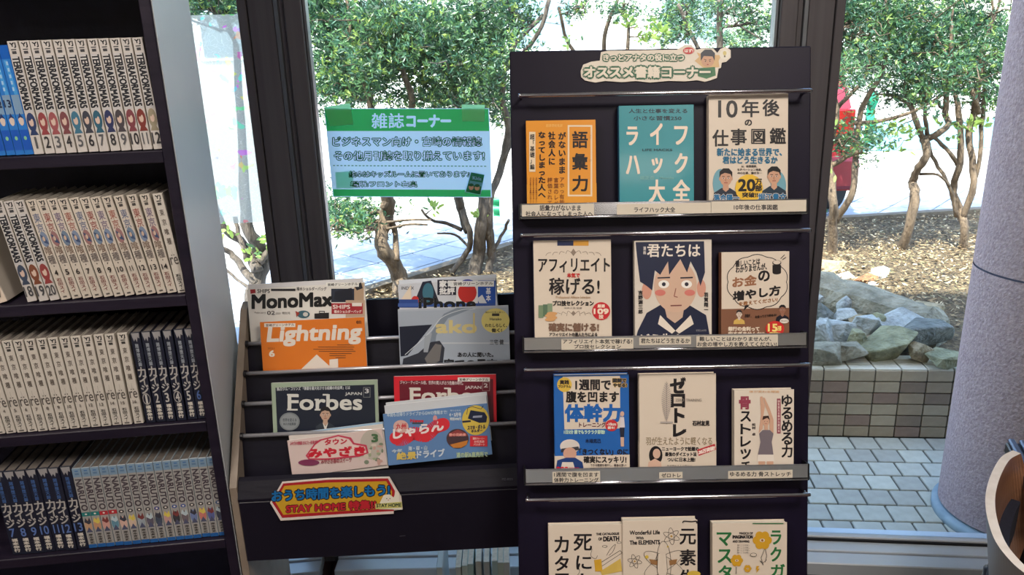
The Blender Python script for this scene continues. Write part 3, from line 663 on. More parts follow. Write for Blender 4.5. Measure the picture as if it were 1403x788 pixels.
bt = build(MB().box(-2.2, 2.4, 0, .1, 0, .34, .01), 'guard_fence', mat((120, 170, 190), .6), None, label='low pale blue barrier across the sunlit road beyond the right-hand trees', category='barrier')
bt.location = (gu[0], gu[1], .205)

# ============================================================ BOOKCASE with comics
YB = math.radians(6.4); eu = np.array([math.cos(YB), math.sin(YB), 0]); pB = atY(150, 135, 1.35)
BF = Frame(pB * [1, 1, 0], eu, (0, 0, 1))                     # plane of the spines; u to the right, v = height, n towards the room
MB_ = BF.matrix()                                              # local x = u, y = height, z = towards the camera
case = empty('bookcase', 'tall dark wooden bookcase with a pale grey side, full of comics at the left', 'bookcase', M=MB_)
U0, U1, DEP = -.86, .0725, .222
ROWZ = [1.437, 1.179, .927, .667]
build(MB().box(U1, U1 + .0185, FZ, 2.05, -DEP + .004, .008, .0015), 'side_panel', M_case, case)
build(MB().box(U1 + .0187, U1 + .0205, FZ, 2.05, -DEP, .004), 'side_facing', M_caseside, case)
build(MB().box(U0 - .02, U0, FZ, 2.05, -DEP + .004, .008, .0015), 'side_panel', M_case, case)
build(MB().box(U0, U1, FZ, 2.05, -DEP, -DEP + .008), 'back_panel', M_caseback, case)
build(MB().box(U0, U1, 2.03, 2.05, -DEP + .004, .008), 'top_panel', M_case, case)
for z in ROWZ + [1.72, .40, .14]:
    build(MB().box(U0, U1, z - .022, z - .001, -DEP + .008, .006, .0015), 'shelf', M_case, case)
build(MB().box(U0, U1, FZ, .118, -DEP, -.01), 'plinth', M_case, case)

CH = .182
def conv_spine(w, h):
    def c(p): return np.stack([(p[:, 0] / 100 - .5) * w, h * (1 - p[:, 1] / 900)], 1)
    return c
def spine_print(kind, w, h, v=0):
    a = Art(conv_spine(w * .96, h), .0004, .00003); a.rough = .5
    if kind == 'black_title':       # tall condensed latin title, small figures, number on white
        a.rect((196, 190, 186), 0, 0, 100, 900); a.text('YJ', (20, 20, 24), 18, 14, 78, 52, 3); a.rect((40, 40, 44), 22, 62, 74, 70); a.rect((60, 60, 64), 26, 78, 70, 100)
        a.rect((190, 188, 190), 8, 118, 92, 560)
        a.text('TERRAFORMARS', (28, 30, 40), 12, 124, 84, 540, 5, rot=90, out=((236, 230, 222), 6))
        tone = [(40, 56, 98), (140, 62, 66), (150, 80, 84), (116, 66, 70), (60, 110, 136), (60, 62, 74), (44, 90, 112), (46, 52, 92), (70, 64, 70), (122, 62, 70), (120, 50, 44), (150, 140, 118), (60, 70, 90), (120, 70, 50), (140, 60, 60), (64, 60, 90)][v % 16]
        a.ell(tone, 50, 640, 46, 78, 14); a.ell((206, 180, 166), 48, 640, 24, 36, 10); a.poly(tone, (20, 620), (50, 575), (84, 625), (58, 612), (40, 630)); a.poly(tone, (6, 745), (50, 668), (96, 745))
        a.rect((198, 192, 188), 2, 748, 98, 900)
    elif kind == 'ghoul':           # cream spine, large vertical kanji, author
        a.rect((200, 190, 178), 0, 0, 100, 900); a.text('YJ', (20, 20, 24), 20, 14, 76, 50, 3); a.rect((50, 46, 46), 24, 58, 72, 66); a.rect((70, 66, 64), 28, 72, 68, 96)
        col = [(140, 76, 70), (110, 96, 120), (150, 92, 80), (96, 104, 130)][v % 4]
        a.text('東', col, 16, 120, 84, 200, 1.5); a.text('京', col, 16, 208, 84, 288, 1.5)
        a.ell([(120, 134, 160), (150, 110, 110), (110, 128, 150)][v % 3], 50, 350, 40, 70, 12); a.poly((60, 76, 110), (18, 300), (60, 330), (84, 400), (40, 380)); a.ell((196, 170, 150), 46, 345, 14, 22, 8)
        a.text('喰', (116, 96, 84), 14, 410, 86, 490, 1.5); a.text('種', (100, 92, 90), 14, 496, 86, 572, 1.5)
        a.ell((40, 36, 36), 50, 592, 6, 7, 8); a.text('石田スイ', (110, 44, 44), 24, 706, 76, 840, 1, vert=True); a.rect((90, 84, 80), 30, 868, 70, 882)
    elif kind == 're':              # pale spine: small kanji, then ":re"
        a.rect((200, 193, 184), 0, 0, 100, 900); a.text('YJ', (20, 20, 24), 20, 16, 78, 54, 3); a.rect((40, 38, 38), 24, 62, 74, 72); a.rect((60, 58, 56), 28, 80, 70, 104)
        for k, ch in enumerate('東京喰種'): a.text(ch, (96, 88, 82), 28, 140 + k * 86, 72, 196 + k * 86, 1.5)
        a.rect((150, 144, 136), 47, 490, 50, 560); a.text('re', (84, 78, 74), 8, 570, 92, 640, 1); a.ell((84, 78, 74), 36, 552, 6, 7, 8); a.ell((84, 78, 74), 62, 552, 6, 7, 8)
        a.text('石田スイ', (40, 38, 38), 26, 730, 76, 850, 1.2, vert=True); a.ell((30, 30, 30), 50, 864, 5, 5, 8); a.rect((80, 76, 72), 24, 876, 76, 888)
    elif kind == 'kaiji':           # dark navy spine, white brush title
        a.rect((26, 30, 48), 0, 0, 100, 900); a.poly((150, 148, 150), (8, 6), (92, 6), (88, 60), (70, 48), (58, 96), (44, 60), (28, 86), (16, 44))
        a.text('賭博堕天録', [(150, 156, 164), (64, 96, 150)][v > 5], 30, 110, 66, 330, 1.2, vert=True)
        for k, ch in enumerate('カイジ'): a.text(ch, (176, 172, 168), 10, 340 + k * 88, 90, 436 + k * 82, 3)
        a.text('福本伸行', (206, 200, 190), 24, 724, 78, 872, 2.6, vert=True)
    elif kind == 'naruto':          # slim pale spine with blue foot
        a.rect((156, 154, 152), 0, 0, 100, 900); a.rect((120, 146, 170), 0, 0, 100, 95); a.rect((70, 110, 160), 30, 22, 70, 36); a.rect((90, 120, 150), 26, 50, 74, 70)
        a.text('NARUTO', (70, 62, 70), 14, 120, 88, 470, 4, rot=90)
        band = {0: (40, 120, 120), 1: (40, 120, 120), 2: (176, 48, 56), 3: (176, 48, 56), 8: (60, 64, 130), 10: (60, 84, 150), 11: (60, 84, 150), 15: (60, 90, 140)}.get(v, (60, 56, 60))
        if v in (0, 1, 2, 3): a.rect(band, 0, 490, 100, 535)
        a.ell(band, 50, 512, 32, 20, 14); a.ell((220, 214, 206), 50, 512, 14, 9, 10)
        c2 = [(186, 150, 120), (190, 144, 110), (200, 150, 140), (96, 140, 160), (206, 170, 156), (204, 180, 160), (150, 160, 170), (96, 90, 104), (70, 80, 96), (190, 150, 146), (60, 60, 66), (110, 100, 106), (110, 126, 170), (196, 120, 110), (90, 98, 150), (70, 74, 90)][v % 16]
        a.ell(c2, 50, 640, 44, 74, 12); a.poly([(60, 60, 72), (210, 190, 90), (120, 60, 60), (180, 196, 204)][v % 4], (10, 600), (30, 552), (52, 590), (78, 550), (92, 610), (60, 630)); a.poly((80, 84, 110), (12, 720), (50, 660), (90, 720))
        a.text('岸本斉史', (70, 66, 64), 26, 736, 76, 850, 1.5, vert=True); a.rect((34, 92, 158), 0, 858, 100, 900)
    elif kind == 'blue':            # glossy blue spine
        a.rough = .25; a.rect((44, 116, 196), 0, 0, 100, 900); a.rect((24, 90, 180), 0, 0, 100, 110); a.poly((70, 150, 214), (20, 120), (60, 120), (90, 420), (50, 420))
        for k in range(5): a.rect((150, 190, 224), 40, 130 + k * 52, 62, 160 + k * 52)
        a.rect((120, 150, 180), 6, 400, 94, 560); a.ell((206, 190, 180), 50, 610, 30, 46, 12); a.poly((40, 60, 110), (16, 600), (50, 548), (86, 600), (50, 585)); a.rect((30, 84, 180), 4, 690, 96, 860); a.ell((130, 190, 150), 50, 760, 18, 18, 8)
    elif kind == 'red':             # cream spine with red streaks
        a.rect((216, 200, 184), 0, 0, 100, 900); a.poly((150, 40, 44), (60, 0), (100, 0), (96, 780), (70, 640), (86, 300)); a.poly((120, 36, 40), (0, 300), (36, 500), (10, 560))
        for k in range(6): a.line((160, 60, 60), 5, (8, 90 + k * 90), (60, 130 + k * 84))
    me = a.mb.mesh('spine_print', a.mats); return me
def number_print(n, w, h, col, box, rot=0, ring=None):
    a = Art(conv_spine(w * .96, h), .0017, .00003)
    x0, y0, x1, y1 = box
    s = str(n)
    if ring: a.ell(ring, (x0 + x1) / 2, (y0 + y1) / 2, (x1 - x0) * .62, (y1 - y0) * .66, 16); a.ell((26, 30, 48), (x0 + x1) / 2, (y0 + y1) / 2, (x1 - x0) * .52, (y1 - y0) * .56, 16)
    if len(s) == 1: q = (x1 - x0) * .2; x0 += q; x1 -= q
    if s == '1': c_ = (x0 + x1) / 2; x0, x1 = c_ - 9, c_ + 9
    if s == '11': x0 += 14; x1 -= 14
    a.text(s, col, x0, y0, x1, y1, 2.4 if (y1 - y0) > 60 else 1.5); return a.mb.mesh('volume_number', a.mats)
_bm = {}
def comic(kind, v, w, h, ub, ut, row, label, group, num=None, set_back=0.004):
    """one comic: covers, page block, printed spine, volume number"""
    cover_c = {'kaiji': (24, 28, 46), 'blue': (36, 96, 180), 'naruto': (150, 160, 168)}.get(kind, (192, 184, 174))
    k = (kind, w, h)
    if k not in _bm:
        c = MB().box(-w / 2, w / 2, 0, h, -.004, 0, .0012); c.box(-w / 2, -w / 2 + .0007, 0, h, -.126, -.003); c.box(w / 2 - .0007, w / 2, 0, h, -.126, -.003)
        _bm[k] = (c.mesh('comic_cover', mat(cover_c, .35)), MB().box(-w / 2 + .0009, w / 2 - .0009, .0015, h - .0025, -.122, -.0042).mesh('page_block', M_shaded_pulp))
    kk = ('p', kind, w, h, v if kind in ('black_title', 'naruto') else (v % 12 if kind == 'ghoul' else int(v > 5)))
    if kk not in _bm: _bm[kk] = spine_print(kind, w, h, v)
    lean = math.asin(max(-.6, min(.6, (ub - ut) / h)))
    root = link('comic_book', _bm[k][0], None, label=label, category='book', group=group)
    root.matrix_world = MB_ @ Matrix.Translation((ub, ROWZ[row] + abs(math.sin(lean)) * w / 2 + .0008, -set_back - rnd.uniform(0, .003))) @ Matrix.Rotation(lean, 4, 'Z')
    link('page_block', _bm[k][1], root); link('spine_print', _bm[kk], root)
    if num: link('volume_number', num, root)
    return root
def uat(zx, zy, x0, y0, sc): return BF.px(x0 + zx / sc, y0 + zy / sc, -.004)[0]
def nw_(i): return ['zero', 'one', 'two', 'three', 'four', 'five', 'six', 'seven', 'eight', 'nine', 'ten', 'eleven', 'twelve', 'thirteen', 'fourteen', 'fifteen', 'sixteen', 'seventeen', 'eighteen', 'nineteen', 'twenty'][int(i)]
def num_ord(i): return ['first', 'second', 'third', 'fourth', 'fifth', 'sixth', 'seventh', 'eighth', 'ninth', 'tenth', 'eleventh', 'twelfth', 'thirteenth', 'fourteenth', 'fifteenth', 'sixteenth'][i]
# top row
def fix_spacing(us, w):
    us = list(us)
    for i in range(len(us) - 2, -1, -1): us[i] = min(us[i], us[i + 1] - w - .0004)
    return us
bx = [235, 322, 390, 455, 520, 582, 645, 707, 770, 832, 893, 950]
ub = fix_spacing([uat(x, 735 - i * 2.2, 0, 40, 4.379) for i, x in enumerate(bx)], .0172)
for i in range(12):
    g = (90, 90, 94) if i in (0, 2, 4, 6, 8, 10) else (50, 48, 52)
    comic('black_title', i, .0159, CH, ub[i], ub[i] - .006, 0, 'volume %s of the pale black-lettered comics on the top shelf' % nw_(i + 1), 'black-lettered comics on the top shelf',
          number_print(i + 1, .0159, CH, g, (8, 760, 92, 852)))
bxb = [28, 88, 142, 190]
ubl = fix_spacing([uat(x, 745, 0, 40, 4.379) for x in bxb] + [ub[0]], .0145)[:4]
for i in range(4):
    comic('blue', 0, .0142, .176, ubl[i], ubl[i] - .006, 0, ['glossy blue comic numbered ten on the top shelf, leftmost in view', 'glossy blue comic numbered twelve on the top shelf', 'glossy blue comic numbered thirteen on the top shelf',
          'glossy blue comic without a visible number, beside the pale volume one'][i], 'glossy blue comics on the top shelf', number_print([10, 12, 13][i], .0142, .176, (24, 40, 74), (12, 440, 88, 500)) if i < 3 else None)
for k in range(0): comic('blue', 0, .0142, .176, ubl[0] - .0148 * (k + 1), ubl[0] - .0148 * (k + 1) - .006, 0, 'glossy blue comic on the top shelf beyond the left edge of the photograph', 'glossy blue comics on the top shelf beyond the picture')
# second row
bot = [175, 265, 325, 398, 452, 513, 570, 622, 674, 727, 780, 833, 885, 937, 985]; top = [0, 45, 105, 168, 222, 280, 340, 398, 458, 515, 573, 638, 708, 778, 850]
lab2 = ['18', '19', '20'] + [str(k) for k in range(4, 15)] + ['']
ub = fix_spacing([uat(x, 688 - i * 4, 0, 240, 3.94) for i, x in enumerate(bot)], .0178); ut = [uat(x, 175 - i * 4, 0, 240, 3.94) for i, x in enumerate(top)]
leans = [(a - b) for a, b in zip(ub, ut)]
for i in range(1, 15): leans[i] = min(leans[i], leans[i - 1] + .004)
for i in range(13, -1, -1): leans[i] = max(leans[i], leans[i + 1] - .002)
for i in range(15):
    kind = 'black_title' if i < 3 else ('ghoul' if i < 14 else 're'); n = lab2[i]
    lb = ('volume %s, leaning black-lettered pale comic on the second shelf' % nw_(n)) if i < 3 else (('volume %s of the leaning cream kanji-title comics on the second shelf' % nw_(n)) if i < 14 else 'pale unnumbered comic at the right end of the second shelf')
    comic(kind, (i + 12) if i < 3 else i, .0163, CH, ub[i], ub[i] - leans[i], 1, lb, 'comics on the second shelf', number_print(n, .0163, CH, (70, 70, 74) if i < 3 else (34, 30, 30), (8, 760, 92, 852) if i < 3 else (20, 628, 80, 676)) if n else None)
u17 = uat(30, 712, 0, 240, 3.94)
comic('red', 0, .0172, CH, u17 - .004, u17 - .046, 1, 'cream comic with red streaks leaning at the left end of the second shelf', 'comics on the second shelf', number_print('17', .0172, CH, (60, 50, 50), (10, 760, 90, 850)))
# third row
bot = [-40, 15, 75, 132, 190, 247, 310, 365, 422, 480, 537, 592, 645, 702, 765]
ub = fix_spacing([uat(x, 685 - i * 5, 0, 430, 4.009) for i, x in enumerate(bot)], .0184)
for i in range(15):
    ln = .012 * (1 - i / 15)
    comic('re', i % 12, .0170, CH, ub[i], ub[i] - ln, 2, 'volume %s of the plain cream comics on the third shelf' % nw_(i + 2), 'cream comics on the third shelf', number_print(i + 2, .0170, CH, (110, 104, 98), (30, 660, 70, 690)))
bot = [832, 888, 943, 1000, 1058, 1113]
ub2 = [uat(x, 608 - i * 6, 0, 430, 4.009) for i, x in enumerate(bot)]; ub2 = [max(u, ub[-1] + .0184 + .0003 + i * .0182) if i == 0 else u for i, u in enumerate(ub2)]
for i in range(1, 6): ub2[i] = max(ub2[i], ub2[i - 1] + .0182)
KW = .0172
for i in range(6):
    comic('kaiji', i, KW, CH, ub2[i], ub2[i], 2, 'volume %s of the dark navy comics on the third shelf' % nw_(i + 1), 'dark navy comics', number_print(i + 1, KW, CH, (190, 186, 182) if i < 5 else (84, 110, 170), (16, 610, 84, 700), ring=(170, 166, 162) if i in (0, 3) else None))
# bottom row
bot = [118, 183, 247, 308, 375, 438, 507]
ub = [uat(x, 655 - i * 8, 0, 620, 4.384) for i, x in enumerate(bot)]
for i in range(7):
    comic('kaiji', i + 6, .0204, CH, ub[i], ub[i] - .001, 3, 'volume %s of the dark navy comics on the bottom shelf' % nw_(i + 7), 'dark navy comics', number_print(i + 7, .0204, CH, (90, 116, 176), (12, 610, 88, 700)))
un = [ub[-1] + .0104 + .0084 + i * .01645 for i in range(16)]
uend = uat(1335, 460, 0, 620, 4.384); sc_ = (uend - un[0]) / (un[-1] - un[0])
for i in range(16):
    u = un[0] + (un[i] - un[0]) * sc_
    d = {0: 'teal', 1: 'teal', 2: 'red', 3: 'red', 8: 'violet', 10: 'blue', 11: 'blue', 15: 'blue'}.get(i, 'dark')
    comic('naruto', i, .0160, .176, u, u - .001, 3, '%s slim pale comic right of the navy ones, bottom shelf, %s disc' % (num_ord(i), d), 'slim pale comics on the bottom shelf')

# ============================================================ MAGAZINE RACK
YR = math.radians(2.2); er = np.array([math.cos(YR), math.sin(YR), 0]); bk = np.array([-math.sin(YR), math.cos(YR), 0])
R0 = np.array([-.548, 1.352, 0]); RW = .575
MR = Matrix(((er[0], bk[0], 0, R0[0]), (er[1], bk[1], 0, R0[1]), (0, 0, 1, 0), (0, 0, 0, 1)))    # x width, y depth, z up
rack = empty('magazine_rack', 'dark slanted magazine rack with metal bars in front of the window', 'magazine rack', M=MR)
ENV0, ENV1 = (.0, .781), (.215, 1.076)      # slanted front edge (depth, height)
def side(x0, x1, name):
    pr = [(0, .05), (0, ENV0[1]), ENV1, (.24, 1.085), (.27, 1.06), (.27, .05)]
    return build(MB().prism(pr, x0, x1, 0, MX), name, M_rackside, rack)
side(-.014, 0.0, 'side_panel'); side(RW, RW + .014, 'side_panel')
def envY(px, py):   # depth/height of a bar seen at a pixel, on the slanted front plane
    nrm = np.cross(er, bk * (ENV1[0] - ENV0[0]) + np.array([0, 0, ENV1[1] - ENV0[1]])); P0 = R0 + np.array([0, 0, ENV0[1]])
    h = hit(px, py, P0, nrm) - R0; return float(h @ bk), float(h[2])
bars = [envY(345, 472), envY(338, 513), envY(334, 555), envY(330, 599)]
TAU = math.radians(14)
tv = bk * math.sin(TAU) + np.array([0, 0, math.cos(TAU)])
build(MB().box(0, RW, .245, .255, .60, 1.075), 'back_board', M_rack, rack)
for k, (t, z) in enumerate(bars):
    build(MB().tube([(0, t + .004, z), (RW, t + .004, z)], .0042, 10), 'bar', M_steel, rack, smooth=True)
    for s_ in (0, RW): build(MB().tube([(s_ - .0005 if s_ else .0005, t + .004, z), (s_ - .006 if s_ else .006, t + .004, z)], .007, 10), 'bar_socket', M_black, rack)
    lo = .11; y0, z0 = t + .018, z - .004                       # pocket front below and behind the bar
    mb = MB().box(0, RW, -.003, .003, -lo, .0, 0, 0, Matrix.Translation((0, y0, z0)) @ Matrix.Rotation(-TAU, 4, 'X')); build(mb, 'pocket_front', M_rack, rack)
# ledge and lower body
build(MB().prism([(.0, .748), (-.004, .752), (-.004, .757), (.012, .788), (.022, .792), (.045, .75), (.03, .74)], 0, RW, 0, MX), 'front_ledge', M_rack, rack)
zb = float(atY(500, 760, 1.36)[2])
build(MB().box(0, RW, -.004, .012, zb, .781 - .03, .002), 'front_panel', M_rack, rack)
build(MB().box(0, RW, .012, .245, zb, zb + .015), 'bottom_shelf', M_rack, rack)
FR = Frame(MR @ Vector((0, -.004, 0)), er, (0, 0, 1))
tagp = Art(conv_px(FR, 0, 310, 500, 2.7366)); tagp.text('MZ-8024', (110, 112, 124), 1034, 424, 1074, 433); tagp.line((90, 90, 100), 2, (650, 642), (672, 640)); 
tg = tagp.build('model_mark', rack); tg.matrix_world = FR.matrix()

def sign_part(name, frame, art_fn, parent, n0=.0):
    a = art_fn(frame); o = a.build(name, parent); o.matrix_world = frame.matrix(); return o
# the yellow sign stuck on the rack front
ZS = (310, 500, 2.7366)
FR = Frame(MR @ Vector((0, -.006, 0)), er, (0, 0, 1))
RS = empty('sign', 'yellow and red elongated sign stuck on the front of the magazine rack', 'sign', M=FR.matrix())
def board_from(fr, pts, z, n0, thick, M, name, parent):
    uv = fr.pxs([(z[0] + x / z[2], z[1] + y / z[2]) for x, y in pts], n0); mb = MB().prism([tuple(p) for p in uv][::-1], n0, n0 + thick); return build(mb, name, M, parent)
SH = [(165, 515), (210, 438), (380, 424), (612, 419), (656, 492), (662, 540), (628, 544), (628, 556), (420, 568), (205, 582)]
board_from(FR, SH, ZS, .0003, .0022, mat((226, 214, 206), .5), 'backing', RS)
a = Art(conv_px(FR, .0026, *ZS), .0027)
a.poly((176, 34, 44), (172, 515), (214, 445), (380, 431), (606, 426), (632, 472), (628, 548), (420, 560), (210, 574))
a.poly((206, 160, 44), (184, 514), (218, 454), (380, 441), (600, 436), (622, 475), (618, 538), (420, 549), (214, 562))
a.text('おうち時間を楽しもう!', (24, 110, 176), 172, 472, 612, 512, 2.2, out=((28, 26, 40), 5.5), sl=-.055)
a.text('STAY HOME 特集!!', (190, 40, 52), 226, 523, 560, 555, 2.4, out=((40, 20, 30), 4), sl=-.05)
a.poly((236, 230, 214), (572, 540), (576, 516), (590, 488), (612, 484), (628, 496), (636, 474), (648, 478), (650, 516), (660, 542)); a.poly((206, 200, 120), (558, 520), (658, 512), (660, 534), (560, 540))
a.text('STAY HOME', (36, 60, 50), 564, 520, 656, 533, .8, sl=-.03); a.ell((40, 40, 40), 602, 500, 2, 2, 8); a.ell((40, 40, 40), 614, 500, 2, 2, 8); a.ell((190, 80, 80), 608, 505, 2.5, 1.5, 8)
a.build('printed_face', RS)

# ---------------- magazines
def mag_frame(k):
    if k < 4: t, z = bars[k]
    else: t, z = .020, .79
    o = np.array(MR @ Vector((0, t + .0165, z))) - np.array([0, 0, 0])
    return Frame(o, er, tv)
def magazine(k, pl, pr, ptop, label, name='magazine', thick=.006, n_off=0.0, draw=None, cover=(220, 216, 210), low=.10, slope=0, height=.27, shear=0, group=None):
    """k: pocket; pl, pr, ptop: left, right and top pixel of the front cover"""
    fr = mag_frame(k); off = -.001 - n_off; 
    ul, vt1 = fr.px(pl, ptop, off); ur, vt2 = fr.px(pr, ptop + slope, off); vt = (vt1 + vt2) / 2; ang = math.atan2(vt2 - vt1, ur - ul); w = math.hypot(ur - ul, vt2 - vt1)
    U = fr.u * math.cos(ang) + fr.v * math.sin(ang); V = fr.v * math.cos(ang) - fr.u * math.sin(ang)
    O = fr.P(ul, vt1, off); f2 = Frame(O, U, V); M = f2.matrix()                     # origin: top-left corner of the cover
    hgt = min(height, low)
    root = empty(name, label, 'magazine', group, M=M)
    build(MB().box(0, w, -hgt, 0, -.0012, 0, .0003), 'front_cover', mat(cover, .3), root)
    build(MB().box(.0006, w - .0008, -hgt, -.0012, -thick + .0012, -.00125), 'page_block', M_page, root)
    build(MB().box(0, w, -hgt, 0, -thick, -thick + .0011, .0003), 'back_cover', mat((206, 204, 204), .3), root)
    build(MB().box(-.0008, .0006, -hgt, -.0002, -thick + .0002, -.0003), 'spine', mat(cover, .3), root)
    if draw:
        for nm, fn, zf in draw:
            a = Art(conv_px(f2, .0004, *zf), .0003, .00004); a.rough = .28
            def full(c, l=0, t=0, r_=0, a=a):
                a.mb.add([(l * w, -hgt, a.z), (w - r_ * w, -hgt, a.z), (w - r_ * w, -t * w, a.z), (l * w, -t * w, a.z)], [(0, 1, 2, 3)], a.mi(c)); a.z += a.dz
            a.full = full; fn(a); a.build(nm, root)
    return root
ZR = (310, 360, 3.422)
def c_mono(a):
    a.poly((150, 40, 46), (112, 126), (136, 124), (138, 142), (114, 146)); a.text('SHIPS', (40, 40, 44), 146, 124, 204, 142, .6); a.rect((40, 38, 42), 210, 122, 325, 133); a.text('撥水ショルダーバッグ', (60, 58, 60), 330, 114, 470, 131, .4)
    a.rect((40, 46, 62), 492, 122, 640, 185); a.rect((176, 150, 124), 600, 96, 645, 190); a.poly((26, 30, 44), (510, 135), (588, 118), (594, 170), (548, 182), (505, 172)); a.poly((34, 36, 44), (600, 108), (632, 92), (640, 120), (612, 130)); a.rect((186, 160, 138), 560, 176, 650, 260)
    a.rect((228, 226, 220), 468, 93, 622, 113); a.text('宮崎グリーンホテル', (50, 50, 54), 476, 97, 616, 110, .5, sl=-.03)
    a.text('MonoMax', (18, 18, 22), 122, 152, 498, 215, 4.5, sl=-.035); a.rect((160, 40, 50), 494, 190, 640, 240); a.text('SHIPS', (226, 220, 214), 500, 198, 580, 216, .8); a.rect((222, 214, 208), 590, 188, 636, 204); a.text('撥水ショルダーバッグ', (230, 222, 214), 506, 222, 634, 236, .4)
    a.text('02', (90, 84, 82), 192, 226, 228, 244, .5); a.text('February', (120, 112, 108), 134, 230, 186, 240); a.text('2021 特別号', (120, 112, 108), 232, 230, 300, 243)
    a.ell((60, 96, 110), 362, 242, 30, 18); a.ell((200, 196, 190), 372, 242, 12, 10); a.poly((150, 60, 50), (325, 226), (345, 236), (330, 256)); a.poly((38, 34, 36), (414, 238), (482, 234), (482, 262), (414, 262)); a.frame((38, 34, 36), 436, 226, 462, 238, 3)
magazine(0, 338.5, 499, 396.5, 'white men\'s magazine with big black title and a bag photo, back left of the rack', draw=[('cover_print', c_mono, ZR)], slope=-10, low=.125, thick=.008, n_off=.002)
def c_light(a):
    a.text('Lightning', (222, 212, 202), 190, 300, 626, 392, 5, sl=-.03, shear=.12); a.rect((226, 218, 208), 178, 284, 324, 302); a.text('宮崎グリーンホテル', (90, 70, 60), 186, 288, 318, 300, .4, sl=-.03)
    a.text('6', (230, 220, 206), 202, 412, 226, 440, 2); a.text('2021', (120, 60, 30), 194, 398, 226, 406)
    for i, (x0, x1) in enumerate([(520, 592), (430, 600), (408, 596), (434, 606), (484, 588), (484, 560), (512, 560)]): a.rect((110, 66, 40), x0, 384 + i * 10, x1, 387 + i * 10)
    a.poly((226, 214, 204), (338, 512), (424, 430), (484, 484), (484, 454), (524, 450), (526, 520), (338, 520)); a.text('en', (90, 50, 30), 610, 272, 632, 286, .5)
magazine(1, 356.5, 499, 441.5, 'orange magazine with big slanted white title and a white house shape', draw=[('cover_print', c_light, ZR)], slope=-7, cover=(214, 116, 34), low=.125, thick=.007)
def c_iphone(a):
    a.text('INDEX', (70, 70, 76), 822, 112, 880, 126, .3); a.poly((30, 36, 56), (880, 190), (920, 90), (960, 84), (1000, 190)); a.ell((60, 110, 130), 946, 140, 26, 45); a.rect((24, 28, 48), 990, 80, 1078, 152)
    a.text('家電\n批評'.split('\n')[0], (226, 226, 226), 1000, 84, 1070, 114, 2); a.text('批評', (226, 226, 226), 1000, 118, 1070, 148, 2); a.rect((224, 224, 226), 1078, 84, 1190, 200); a.ell((196, 44, 40), 1130, 140, 44, 48); a.ell((60, 70, 160), 1132, 96, 32, 18); a.rect((30, 80, 170), 1180, 84, 1262, 210); a.text('基本', (230, 230, 234), 1218, 118, 1240, 180, .8, vert=True); a.poly((214, 216, 222), (1176, 168), (1200, 150), (1230, 205), (1196, 210))
    a.poly((224, 208, 188), (812, 184), (866, 104), (868, 176)); a.ell((190, 50, 44), 886, 176, 18, 20); a.rect((40, 70, 140), 810, 172, 900, 210)
    a.rect((60, 90, 160), 806, 190, 1262, 206); a.text('iPhone', (14, 14, 18), 904, 166, 1168, 220, 4, out=((230, 230, 230), 3)); a.rect((232, 232, 230), 1058, 86, 1256, 112); a.text('宮崎グリーンホテル', (50, 50, 56), 1066, 92, 1250, 107, .5, sl=-.02)
magazine(0, 545.5, 679, 390, 'magazine with gadgets and a red phone on the cover, back right of the rack', draw=[('cover_print', c_iphone, ZR)], slope=-9, low=.125, thick=.008, n_off=.002, cover=(200, 204, 212))
magazine(0, 547, 680, 384, 'white magazine copy standing just behind the gadget magazine', low=.125, thick=.005, n_off=.012, slope=-8, cover=(206, 212, 222))
magazine(0, 340, 497, 390, 'white magazine copy standing just behind the men\'s magazine with the bag photo', low=.125, thick=.004, n_off=.012, slope=-9, cover=(206, 204, 206))
def c_anone(a):
    a.full((158, 168, 182), 0, .02); a.poly((22, 28, 48), (812, 300), (966, 290), (850, 435), (818, 440)); a.poly((120, 132, 146), (940, 430), (960, 330), (1020, 240), (1080, 212), (1160, 212), (1040, 260), (985, 340), (975, 420)); a.curve((196, 204, 210), 3, (838, 432), (950, 330), (1010, 258), (1100, 222), (1168, 216))
    a.poly((46, 50, 62), (820, 520), (830, 450), (900, 424), (960, 372), (1000, 366), (1024, 400), (1010, 520)); a.poly((110, 108, 108), (930, 450), (980, 380), (1010, 386), (1000, 460), (950, 490)); a.poly((150, 158, 168), (930, 345), (965, 330), (945, 420), (925, 420))
    a.rect((186, 192, 198), 1010, 374, 1326, 380); a.text('ako', (200, 186, 132), 985, 272, 1172, 328, 4.5); a.rect((196, 178, 112), 1158, 236, 1165, 330); a.ell((214, 200, 120), 1262, 272, 66, 58, 30)
    a.text('わたしらしく、', (60, 56, 50), 1214, 286, 1316, 302, .8); a.text('働く!', (60, 56, 50), 1244, 308, 1292, 326, .8); a.rect((60, 56, 50), 1246, 238, 1280, 250); a.text('Hanako', (70, 66, 60), 1236, 258, 1290, 270, .4); a.text('三宅 健', (70, 74, 80), 1236, 360, 1300, 384, .5); a.text('毎日の仕事と暮らし', (80, 76, 60), 1214, 228, 1308, 236)
    a.text('あの人に聞いた。', (34, 36, 42), 1086, 420, 1252, 442, 1); a.text('家での最高の', (24, 26, 32), 1022, 452, 1318, 500, 2.4)
magazine(1, 545.5, 696.5, 424, 'grey-blue magazine with a yellow disc and a reclining figure in a window', draw=[('cover_print', c_anone, ZR)], slope=-5.5, cover=(170, 178, 190), low=.125, thick=.007)
ZQ = (310, 500, 2.7366)
def slab_title(a, c, x0, y0, x1, y1):
    a.text('Forbes', c, x0, y0, x1, y1, 2.6); w = x1 - x0; h = y1 - y0
    for u0_, u1_, v in ((-.015, .13, 0), (-.015, .13, 1), (.36, .47, 1), (.36, .42, .33), (.47, .55, 0)): a.rect(c, x0 + u0_ * w, y0 + v * h - 3, x0 + u1_ * w, y0 + v * h + 3)
